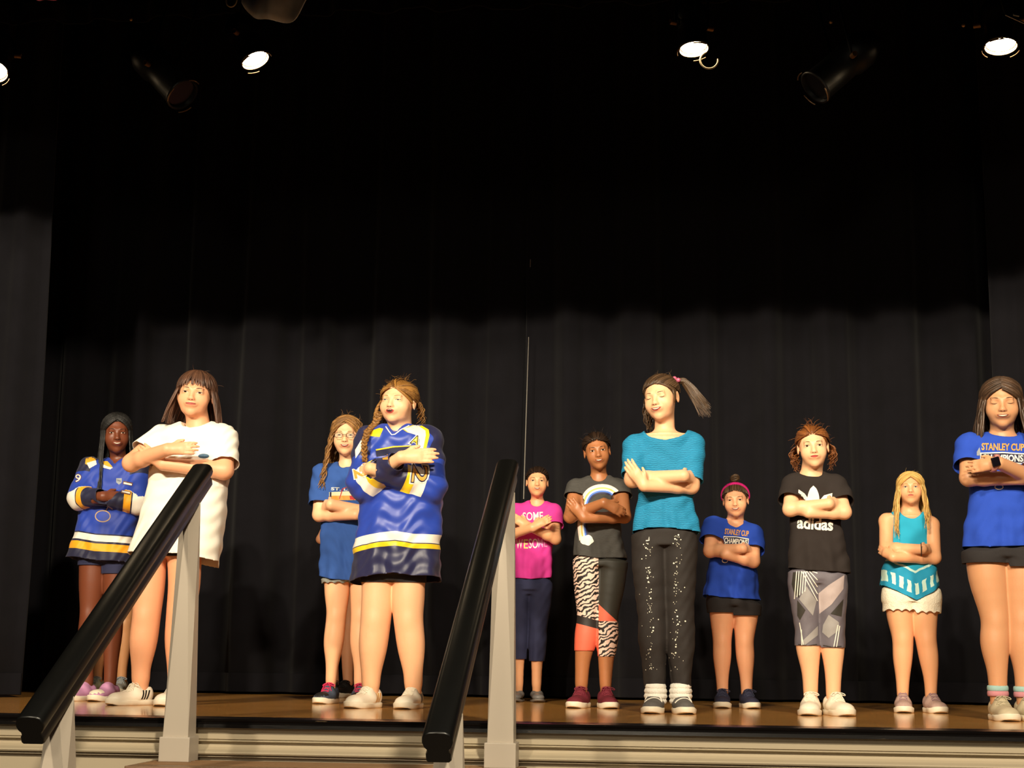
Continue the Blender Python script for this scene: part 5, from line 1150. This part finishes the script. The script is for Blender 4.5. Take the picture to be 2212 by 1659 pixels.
# ================================================================== girl in turquoise
q = NT('turquoise_knit'); n = q.n('ShaderNodeTexWave', i_Scale=40, i_Distortion=6, i_Detail=3, i_Detail_Scale=1.4, bands_direction='Z'); q.l(q.n('ShaderNodeTexCoord').outputs['Object'], n.inputs[0])
q.l(q.ramp(n.outputs['Fac'], [(0, lin('0f6c94')), (.35, lin('1580ac')), (1, lin('1a88b4'))], 'LINEAR'), q.b.inputs['Base Color']); q.b.inputs['Roughness'].default_value = .8; q.bump(n.outputs['Fac'], .45, .002)
M_TRQ = q.m; M_SEQ = mat('black_trousers', '2c2725', .75, .1, 30, .3, 500, spec=.3)
FL = SH(mat=mat('grey_suede', '5e5a58', .7), sole=M_SOLEW, straps=M_WP, toe=mat('grey_suede', '5e5a58'), tongue=.09, collar=.07)
p = person(dict(label='tall girl in a turquoise top and sequinned black trousers, ponytail swinging right', feet=(1441, 1543), skinm=SK_P, skin='p', hair='bk3', brow='6a4a34', lip='cc7468', mouth='smile', eye=0, mw=.021, smile=.004,
    head=((1423, 908), (1434, 812)), rot=(-20, 2, -6), fw=1.04, cheek=1.05, neck=(1436, 940), nr=.040, sh=((1372, 962), (1496, 958)),
    arms=[dict(sh=(1372, 964), el=(1366, 1036, -.07), wr=(1476, 1028, -.15), tip=(1512, 1032, -.03), r=(19, 17, 13), slv=(.88, 27, 24), up=(0, 0, 1)),
          dict(sh=(1496, 960), el=(1493, 1050, -.06), wr=(1392, 1050, -.15), tip=(1354, 1000, -.165), r=(19, 17, 12), slv=(.88, 27, 25), up=(0, 0, 1), n=(-.4, -1, 0), L=.135)],
    torso=[(926, 1400, 1470), (934, 1384, 1492), (950, 1374, 1500), (990, 1376, 1498), (1050, 1380, 1494), (1100, 1374, 1500), (1146, 1366, 1512), (1170, 1362, 1516)],
    hem=[(1364, 1149), (1400, 1143), (1440, 1142), (1514, 1150)], collar=(1438, 936, 957, 46), shirt=M_TRQ, shirtname='top', fold=.9, shr=22,
    bodyrows=[(938, 1392, 1482, .050), (955, 1380, 1494, .070)],
    legs=[[(1403, 1160, 33), (1404, 1230, 32), (1410, 1335, 26), (1411, 1380, 25), (1413, 1440, 18), (1415, 1492, 15)], [(1468, 1160, 33), (1468, 1230, 31), (1468, 1335, 25), (1470, 1380, 25), (1471, 1440, 18), (1471, 1492, 15)]],
    bottom=dict(name='trousers', hips=[(1110, 1378, 1496), (1150, 1370, 1501), (1180, 1370, 1500)], hem=(1485, 1487), mat=M_SEQ, inf=.007, fold=.5),
    shoes=[(1415, 1492, -6, .21, .088, FL), (1471, 1492, 8, .21, .088, FL)]))
H = p['H']; m = hairmat('hair_darkbrown', '1c120d', '6a5038', .35); cap_mesh(H, None, p['rt'], m, .001, .086)
T = Tubes(); g = nrm(np.array([.75, .62, .48])); back_hair(H, T, 84, g, (64, 76, 98), r=.0058, m0=1.01)
G0 = SC_C + g * SC_R * 1.08
for i in range(170):
    a = random.uniform(0, 6.28); rr = random.uniform(.2, 1) ** .5; o_ = np.array([math.cos(a), .6, math.sin(a)]) * rr
    P = [G0 + o_ * .008, G0 + np.array([.025, .01, .004]) + o_ * .014, G0 + np.array([.048, .015, -.035]) + o_ * .022, G0 + np.array([.072, .012, -.085]) + o_ * .028, G0 + np.array([.098 + .012 * random.random(), .0, -.125 - .04 * random.random()]) + o_ * .030]
    P = np.array([[np.interp(t, range(5), [x[j] for x in P]) for j in range(3)] for t in np.linspace(0, 4, 18)]); P[1:-1] = (P[:-2] + 2 * P[1:-1] + P[2:]) / 4
    tubeset(H, T, P, .0034 * np.linspace(1, .2, 18), sides=5, rnd=random.random())
for i in range(26): lockpath(H, T, dv(-random.uniform(100, 150), 60), dv(-random.uniform(95, 140), 100), (-.070 - .02 * random.random(), .03 * random.random(), random.uniform(-.15, -.10)), 6, 8, .005, 1.06, .003, .05, bulge=.5)
for i in range(6): lockpath(H, T, dv(6, 60), dv(60 + i * 2, 92), (.070, -.035, -.035), 8, 5, .003, 1.02, bulge=.1)
wisps(H, T, 20, 1.04, .05); T.obj('hair', m, p['rt'])
for k, (dx, dz) in enumerate(((-.004, .010), (.012, .0))):
    bm = bmesh.new(); bmesh.ops.create_icosphere(bm, subdivisions=3, radius=.011 * H.s); o = bmobj('hair_bead', bm, mat('pink_bead', 'd06a88', .12, metal=.2), p['rt'], True); o.location = Vector(H.p(G0 + np.array([dx, -.012, dz + .006])))
prj = pxproj(p['bottom'][1], p['root']); pol = []
rs = np.random.RandomState(4)
for cx_, tx in ((1398, 1408), (1462, 1458)):
    for i in range(95):
        t = rs.rand() ** 1.3; y_ = 1155 + t * 300; x_ = cx_ + (tx - cx_) * t + rs.randn() * (6 + 3 * math.sin(y_ * .08)); r_ = rs.choice([.7, .9, 1.3, 1.9], p=[.45, .3, .17, .08]); pol.append(circ(x_, y_, r_, r_, 6))
o = decal('sequins', [(pol, 0, .0015)], prj, p['bottom'][0], [mat('sequin', 'fff6e0', .25, .02, 10, 0, metal=.0, spec=1)], 9)
o['kind'] = 'stuff'
for (xk, yk) in ((1416, 1496), (1470, 1496)):
    T = Tubes(); c_ = p['Qp'](xk, yk); c_[1] = .0; r_ = 22 * p['mp']
    for z_, rr in ((-.034, 1.0), (-.014, 1.06), (.006, 1.04), (.024, .94)):
        T.add([c_ + np.array([r_ * .74 * rr * math.cos(a) * (1 + .04 * math.sin(9 * a + z_ * 300)), r_ * .80 * rr * math.sin(a) - .005, z_]) for a in np.linspace(0, 2 * PI, 30, endpoint=False)], .014, 8, close=True)
    o = T.obj('sock_cuff', mat('fluffy_white', 'f4efe4', .95, .05, 60, .9, 260, bd=.004), p['rt']); o['kind'] = 'stuff'
# ================================================================== girl with the pink headband
RS = SH(mat=mat('navy_mesh', '2c2d44', .8, .15, 200, .4), sole=M_SOLEW, lace=mat('navy_lace', '33344c', .7), tongue=.10)
p = person(dict(label='smallest girl, in a bright blue t-shirt with a magenta headband and hair bun', feet=(1590, 1531), skinm=SK_L, skin='l', hair='bk2', brow='5a3a26', lip='c05a50', mouth='smile', eye=.8, mw=.021, smile=.005,
    head=((1588, 1115), (1590, 1046)), rot=(-3, 2, -3), fw=1.05, cheek=1.08, neck=(1588, 1132), nr=.036, back=.13, sh=((1540, 1138), (1626, 1154)),
    arms=[dict(sh=(1539, 1138), el=(1534, 1190, -.06), wr=(1604, 1185, -.13), tip=(1636, 1182, -.02), r=(15, 14, 10), slv=(.58, 23, 25), up=(0, 0, 1)),
          dict(sh=(1627, 1156), el=(1627, 1212, -.07), wr=(1566, 1198, -.11), tip=(1534, 1186, -.02), r=(15, 14, 10), slv=(.62, 23, 25), up=(0, 0, 1))],
    torso=[(1124, 1568, 1606), (1134, 1546, 1628), (1160, 1536, 1636), (1210, 1534, 1632), (1250, 1524, 1636), (1285, 1517, 1638), (1305, 1514, 1640)],
    hem=[(1515, 1284), (1560, 1291), (1600, 1294), (1640, 1295)], collar=(1588, 1130, 1141, 17), shirt=M_TB, shirtname='t_shirt', fold=1.1,
    legs=[[(1560, 1290, 26), (1560, 1330, 24), (1560, 1382, 18), (1560, 1420, 17), (1560, 1460, 12), (1561, 1496, 10)], [(1612, 1290, 26), (1611, 1330, 24), (1608, 1382, 18), (1610, 1420, 17), (1612, 1460, 12), (1613, 1498, 10)]],
    bottom=dict(hips=[(1260, 1532, 1632), (1290, 1528, 1634), (1310, 1528, 1635)], hem=(1324, 1330), mat=M_BS, inf=.010, flare=.03),
    shoes=[(1560, 1498, -2, .185, .078, RS), (1613, 1498, 12, .185, .078, RS)]))
H = p['H']; m = hairmat('hair_darkbrown', '1c120d', '6a5038', .35); cap_mesh(H, None, p['rt'], m, .001, .086)
T = Tubes(); back_hair(H, T, 70, nrm(np.array([.05, .35, .9])), r=.0055)
for i in range(22):
    a = random.uniform(0, 6.28); b = random.uniform(-.8, .8); c0 = SC_C + np.array([.003, .028, .105]); r_ = .026
    P = [c0 + r_ * np.array([math.cos(t) * math.cos(b) + .0, math.sin(t) * math.cos(a), math.sin(t) * math.sin(a) + .2 * math.cos(t)]) for t in np.linspace(0, 4.2, 14)]; tubeset(H, T, P, .0055, sides=5, rnd=random.random())
wisps(H, T, 12, 1.3, .05, ph=(0, 25)); T.obj('hair', m, p['rt'])
u_ = nrm(np.array([0, -.42, .90])); w_ = np.cross(u_, [1, 0, 0]); V = []; na = 40
for a in np.linspace(-1.88, 1.88, na):
    for dlt in (-.15, -.12, 0, .12, .15):
        d_ = nrm(np.array([math.sin(a), 0, 0]) + u_ * math.cos(a) + w_ * dlt); V.append(SC_C + d_ * SC_R * (1.095 if abs(dlt) < .14 else 1.04))
Q = [(i * 5 + j, i * 5 + j + 1, (i + 1) * 5 + j + 1, (i + 1) * 5 + j) for i in range(na - 1) for j in range(4)]
o = link('headband', quadmesh('headband', H.P(V), Q), mat('magenta_band', 'd01878', .8, .05, 60, .3, 400), p['rt']); o.modifiers.new('s', 'SOLIDIFY').thickness = .002
prj = pxproj(p['shirt'][1], p['root'])
def champ(cx, cy, w, h, ang, prj, par, step=3):
    c_, s_ = math.cos(math.radians(ang)), math.sin(math.radians(ang)); R_ = lambda x, y: (cx + x * c_ - y * s_, cy + x * s_ + y * c_)
    decal('print', [(text_bm('STANLEY CUP', *R_(0, -h * .62), h * .52, w, ang, .03), 0, .0020),
        ([[R_(-w * .53, -h * .18), R_(0, -h * .26), R_(w * .53, -h * .18), R_(w * .53, h * .60), R_(0, h * .52), R_(-w * .53, h * .60)]], 1, .0012),
        ([[R_(-w * .50, -h * .10), R_(0, -h * .18), R_(w * .50, -h * .10), R_(w * .50, h * .52), R_(0, h * .44), R_(-w * .50, h * .52)]], 2, .0016),
        (text_bm('CHAMPIONS', *R_(0, h * .18), h * .50, w * .96, ang, .03), 1, .0022)], prj, par, [M_ORG, M_WP, M_NVP], step)
champ(1590, 1165, 52, 24, 6, prj, p['rt'], 2.5)
decal('note_emblem', [(band(circ(1566, 1211, 6, 4.5, 16) + [(1572, 1211)], 1.5), 0, .0012)], prj, p['rt'], [M_WP], 2)
# ================================================================== girl in the black tee
WSH = SH(mat=M_SW, sole=M_SOLEW, lace=M_SW, tongue=.112)
p = person(dict(label='girl in a black t-shirt with a white trefoil and grey patterned leggings', feet=(1779, 1547), skinm=SK_P, skin='p', hair='au', brow='6e4428', lip='c8645a', mouth='closed', eye=1.0, mw=.019, iris='hazel',
    head=((1757, 1010), (1755, 922)), rot=(2, 5, -4), fw=1.0, neck=(1752, 1029), nr=.042, sh=((1714, 1048), (1804, 1050)),
    arms=[dict(sh=(1714, 1050), el=(1707, 1100, -.07), wr=(1790, 1088, -.13), tip=(1826, 1080, -.02), r=(18, 15.5, 11), slv=(.66, 26, 29), up=(0, 0, 1)),
          dict(sh=(1806, 1052), el=(1823, 1106, -.07), wr=(1748, 1108, -.11), tip=(1712, 1092, -.01), r=(18, 15.5, 11), slv=(.66, 26, 29), up=(0, 0, 1))],
    torso=[(1018, 1728, 1774), (1026, 1712, 1800), (1042, 1706, 1812), (1090, 1708, 1814), (1140, 1706, 1818), (1190, 1704, 1828), (1235, 1702, 1836), (1255, 1700, 1838)],
    hem=[(1700, 1226), (1740, 1233), (1790, 1236), (1838, 1238)], collar=(1752, 1024, 1034, 24), shirt=M_KT, shirtname='t_shirt', fold=.9,
    legs=[[(1739, 1236, 32), (1740, 1285, 30), (1744, 1360, 22), (1746, 1400, 23), (1750, 1450, 16), (1751, 1500, 13)], [(1792, 1236, 32), (1795, 1285, 30), (1797, 1360, 23), (1799, 1400, 22), (1800, 1450, 16), (1800, 1502, 13)]],
    bottom=dict(name='leggings', hips=[(1200, 1712, 1820), (1238, 1706, 1824), (1262, 1708, 1823)], hem=(1395, 1399), mat=mat('grey_leggings', '68626a', .6, .05, 40, .2), inf=.004, fold=.4),
    shoes=[(1751, 1502, -8, .225, .09, WSH), (1800, 1502, 16, .225, .09, WSH)]))
H = p['H']; m = hairmat('hair_auburn', '3c1c0c', 'a0602c'); cap_mesh(H, None, p['rt'], m, .001, .086)
T = Tubes(); back_hair(H, T, 84, nrm(np.array([0, .9, -.2])), r=.006, wave=.0015, m0=1.04)
for i in range(60):
    s = 1 if i % 2 else -1; lockpath(H, T, dv(s * random.uniform(88, 140), random.uniform(60, 95)), dv(s * random.uniform(92, 140), 102), (s * random.uniform(.065, .105), .04 * random.random(), random.uniform(-.125, -.05)), 4, 7, .0042, 1.07, .006, .045, bulge=.7)
wisps(H, T, 60, 1.05, .07); T.obj('hair', m, p['rt'])
prj = pxproj(p['shirt'][1], p['root'])
def leaf(cx, y0, y1, w, lean=0): return [(cx + lean * t + w * max(0, math.sin(PI * t)) ** .6 * s_, y1 + (y0 - y1) * t) for s_, ts in ((1, np.linspace(0, 1, 12)), (-1, np.linspace(1, 0, 12)[1:-1])) for t in ts]
decal('trefoil', [([leaf(1757, 1049, 1112, 13)], 0, .0014), ([[(1725, 1057), (1738, 1066), (1748, 1080), (1750, 1108), (1738, 1108), (1728, 1090), (1724, 1072)]], 0, .0014), ([[(1798, 1065), (1797, 1078), (1790, 1092), (1776, 1108), (1764, 1108), (1768, 1084), (1780, 1070)]], 0, .0014)], prj, p['rt'], [M_WP], 4)
decal('lettering', [(text_bm('adidas', 1761, 1131, 27, 78, 4, .03), 0, .0016)], prj, p['rt'], [M_WP], 3)
prj = pxproj(p['bottom'][1], p['root']); st = []
for k in range(5): x_ = 1713 + k * 5.6; st += band([(x_ + 8 - k * .5, 1234), (x_ + 3, 1290 - k * 4 + 4)], 1.9)
for k in range(5): st += band([(1732 + k * 5.5, 1234), (1766, 1296 - k * 15 + 2)], 1.9)
LP_, LG_, DK_ = mat('pale_mauve', 'b4a4a2', .6), mat('light_grey_print', '9a9694', .6), mat('dark_olive_print', '35322c', .6)
decal('panel_print', [([[(1713, 1236), (1734, 1236), (1726, 1292), (1716, 1284), (1710, 1262)]], 2, .0010), (st, 1, .0022), ([[(1742, 1266), (1764, 1298), (1756, 1330), (1726, 1294)]], 3, .0014), ([[(1722, 1296), (1740, 1318), (1728, 1340), (1722, 1330)]], 2, .0014), ([[(1824, 1242), (1822, 1272), (1796, 1306), (1770, 1326), (1768, 1282), (1790, 1264)]], 0, .0012), ([[(1822, 1294), (1818, 1332), (1794, 1326)]], 2, .0014),
    ([[(1790, 1328), (1812, 1344), (1814, 1360), (1790, 1378), (1776, 1366), (1778, 1350)]], 3, .0014), ([[(1767, 1352), (1767, 1372), (1738, 1394), (1734, 1384)]], 3, .0014), (band([(1727, 1345), (1736, 1396)], 2) + band([(1731, 1360), (1732, 1396)], 2) + band([(1810, 1350), (1801, 1398)], 2) + band([(1814, 1352), (1807, 1398)], 2), 1, .002), (band([(1724, 1392), (1745, 1395), (1765, 1392)], 2) + band([(1778, 1394), (1798, 1398), (1818, 1396)], 2), 2, .002)], prj, p['bottom'][0], [LP_, M_WP, DK_, LG_], 4)
# ================================================================== blonde girl
q = NT('tie_dye_top'); hm = q.attr('hem'); tc = q.n('ShaderNodeTexCoord').outputs['Object']; sx = q.n('ShaderNodeSeparateXYZ'); q.l(tc, sx.inputs[0])
ns = q.noise(26, 2); hj = q.math('ADD', hm, q.math('MULTIPLY', q.math('SUBTRACT', ns, .5), .014))
wv = q.math('SINE', q.math('MULTIPLY', q.math('ADD', sx.outputs[0], q.math('MULTIPLY', ns, .02)), 190)); msk = q.math('GREATER_THAN', wv, -.1)
inb = q.math('MULTIPLY', q.math('GREATER_THAN', hj, .022), q.math('LESS_THAN', hj, .072)); thin = q.math('MULTIPLY', q.math('GREATER_THAN', hj, .118), q.math('LESS_THAN', hj, .128))
T1 = lin('1890b8'); T2 = lin('1a9cc0'); WT = lin('c8e8dc')
c = q.mix(q.math('MULTIPLY', inb, msk), q.mix(q.math('GREATER_THAN', hj, .125), T1, T2), WT); c = q.mix(q.math('MULTIPLY', thin, .9), c, WT); q.l(c, q.b.inputs['Base Color']); q.b.inputs['Roughness'].default_value = .85
PK = SH(mat=mat('pink_grey_mesh', 'b89a90', .8, .12, 200, .4), sole=M_SOLEW, lace=mat('mauve_lace', '9a7a80', .7), bow=False, tongue=.10)
p = person(dict(label='girl with long blonde hair in a turquoise tie-dye tank top and white lace shorts', feet=(1985, 1541), skinm=SK_W, skin='w', hair='bl', brow='b08040', lip='c4685a', mouth='closed', eye=.8, mw=.018, smile=-.002, iris='blue',
    head=((1968, 1089), (1966, 1022)), rot=(0, 9, 0), fw=1.04, cheek=1.05, neck=(1966, 1108), nr=.036, back=.13, sh=((1915, 1124), (2012, 1132)), sleeveless=True,
    arms=[dict(sh=(1915, 1126), el=(1914, 1186, -.05), wr=(1992, 1186, -.13), tip=(2026, 1184, -.02), r=(15, 14, 10), up=(0, 0, 1)),
          dict(sh=(2013, 1134), el=(2018, 1204, -.05), wr=(1930, 1204, -.12), tip=(1896, 1184, -.06), r=(16, 14, 10), up=(0, 0, 1), n=(-.6, -1, 0))],
    torso=[(1106, 1926, 2006), (1120, 1924, 2006), (1150, 1921, 2006), (1200, 1916, 2014), (1230, 1906, 2024), (1262, 1902, 2030), (1310, 1900, 2032)],
    hem=[(1898, 1262), (1930, 1276), (1974, 1298), (2010, 1280), (2032, 1262)], hemback=.0, collar=(1966, 1104, 1122, 24), shirt=q.m, shirtname='tank_top', fold=.8,
    bodyrows=[(1116, 1922, 2006, .046), (1135, 1928, 2000, .050)],
    legs=[[(1944, 1280, 28), (1944, 1325, 26), (1950, 1378, 20), (1950, 1420, 18), (1950, 1460, 13), (1950, 1502, 10)], [(1996, 1280, 28), (1996, 1325, 26), (2000, 1378, 20), (2006, 1420, 18), (2010, 1460, 13), (2011, 1504, 10)]],
    bottom=dict(hips=[(1240, 1914, 2016), (1275, 1906, 2026), (1300, 1904, 2030)], hem=(1322, 1326), mat=mat('white_lace', 'f0e6d0', .9, .12, 90, .8, 180, bd=.004), inf=.012, flare=.06, scallop=.010, fold=.5),
    shoes=[(1950, 1504, -6, .19, .08, PK), (2011, 1504, 10, .19, .08, PK)]))
H = p['H']; m = hairmat('hair_blonde', '9a6c2c', 'e8c070'); cap_mesh(H, None, p['rt'], m, .002, .088)
def ef(a, aa, s):
    if aa < 100: return (s * (.072 + .035 * random.random()) , -.085 - .02 * random.random(), (-.34 if s < 0 else -.28) + random.uniform(0, .10))
    return (s * (.05 + .08 * math.sin(math.radians(aa))), .075, -.2 - .08 * random.random())
T = long_hair(H, p['rt'], m, 130, ef, az0=46, r=.0056, wave=.0025, wl=.10, bulge=.25, m0=1.04); wisps(H, T, 14, 1.04, .05); T.obj('hair', m, p['rt'])
T = Tubes(); c_ = p['Qp'](1990, 1187, -.18); T.add([c_ + np.array([.004 * math.cos(a), .024 * math.cos(a), .028 * math.sin(a)]) for a in np.linspace(0, 2 * PI, 20, endpoint=False)], .0018, 5, close=True); T.obj('hair_tie', M_LAMP, p['rt'])
# ================================================================== girl at the right edge
BE = SH(mat=mat('beige_leather', 'c4b698', .55, .08, 60, .15), sole=M_SOLEW, lace=mat('beige_lace', 'b0a488', .7), tongue=.112)
p = person(dict(label='girl with long dark hair and a wrist watch, blue t-shirt, cut by the right edge', feet=(2188, 1559), skinm=SK_T, skin='t', hair='bk4', brow='4a3020', lip='a8604a', mouth='smile', eye=0, lash='2a160c', nost='5a2e18', mw=.021, smile=.002,
    head=((2164, 922), (2163, 820)), rot=(2, 0, 0), fw=1.06, cheek=1.04, neck=(2166, 944), nr=.044, sh=((2092, 962), (2236, 962)),
    arms=[dict(sh=(2093, 964), el=(2092, 1032, -.08), wr=(2206, 1034, -.12), tip=(2240, 1030, -.02), r=(20, 18, 13), slv=(.66, 29, 32), up=(0, 0, 1)),
          dict(sh=(2238, 964), el=(2242, 1038, -.08), wr=(2158, 1000, -.215), tip=(2116, 1006, -.19), r=(20, 18, 13), slv=(.66, 29, 32), up=(0, 0, 1))],
    torso=[(934, 2134, 2198), (944, 2104, 2226), (962, 2094, 2238), (1020, 2096, 2238), (1080, 2094, 2240), (1130, 2086, 2248), (1185, 2080, 2254), (1205, 2078, 2256)],
    hem=[(2078, 1181), (2130, 1184), (2180, 1183), (2256, 1178)], collar=(2166, 940, 949, 29), shirt=M_TB, shirtname='t_shirt', fold=.9,
    legs=[[(2128, 1190, 38), (2134, 1250, 37), (2149, 1335, 27), (2149, 1390, 27), (2154, 1445, 19), (2156, 1495, 16)], [(2204, 1190, 38), (2206, 1250, 37), (2206, 1335, 28), (2208, 1390, 27), (2212, 1445, 19), (2213, 1497, 16)]],
    bottom=dict(hips=[(1130, 2092, 2242), (1180, 2086, 2248), (1205, 2086, 2248)], hem=(1218, 1226), mat=M_BS, inf=.014, flare=.03, fold=.5),
    shoes=[(2157, 1498, 4, .23, .092, BE), (2214, 1500, 8, .23, .092, BE)]))
H = p['H']; m = hairmat('hair_dark_straight', '17100d', '5e4430', .42); cap_mesh(H, None, p['rt'], m, .002, .086)
def ef(a, aa, s):
    if aa < 96: return (s * (.078 + .03 * random.random()) , -.075 - .02 * random.random(), random.uniform(-.26, -.20))
    return (s * (.05 + .075 * math.sin(math.radians(aa))), .07, -.24)
T = long_hair(H, p['rt'], m, 130, ef, az0=48, r=.0062, wave=.002, wl=.12, bulge=.30, m0=1.04); T.obj('hair', m, p['rt'])
c_ = p['Qp'](2148, 1000, -.22); w_ = empty('wrist_watch', (0, 0, 0)); w_.parent = p['rt']
bm = bmesh.new(); box(bm, (-.016, -.008, -.018), (.016, .004, .018), .005); o = bmobj('watch_case', bm, mat('watch_glass', '120e14', .12), w_, True); o.location = Vector(c_) + Vector((0, -.020, .002)); o.rotation_euler = (.1, -.3, .25)
T = Tubes(); T.add([c_ + np.array([.004 + .008 * math.sin(a), .030 * math.cos(a) + .010, .033 * math.sin(a)]) for a in np.linspace(0, 2 * PI, 24, endpoint=False)], .011, 6, .2, up=[(0, math.cos(a), math.sin(a)) for a in np.linspace(0, 2 * PI, 24, endpoint=False)], close=True); T.obj('watch_strap', mat('pink_strap', 'c08078', .5), w_)
prj = pxproj(p['shirt'][1], p['root']); champ(2166, 984, 92, 30, 1, prj, p['rt'], 3.5)
decal('note_emblem', [(band(circ(2158, 1052, 9, 5, 16) + [(2167, 1052)], 1.8), 0, .0012), ([[(2110, 976), (2116, 966), (2118, 978), (2116, 984), (2110, 984)]], 1, .0012)], prj, p['rt'], [M_WP, M_GRY], 3)
for (xk, yk) in ((2156, 1497), (2213, 1499)):
    T = Tubes(); c_ = p['Qp'](xk, yk); r_ = 19.5 * p['mp']
    for k, (z_, mm) in enumerate(((.018, mat('aqua_sock', '9cc0bc', .9)), (-.002, mat('pink_sock', 'c88890', .9)))):
        T = Tubes(); T.add([c_ + np.array([r_ * math.cos(a), r_ * math.sin(a) + .003, z_]) for a in np.linspace(0, 2 * PI, 24, endpoint=False)], .011, 8, .35, up=[(math.cos(a), math.sin(a), 0) for a in np.linspace(0, 2 * PI, 24, endpoint=False)], close=True); T.obj('sock', mm, p['rt'])
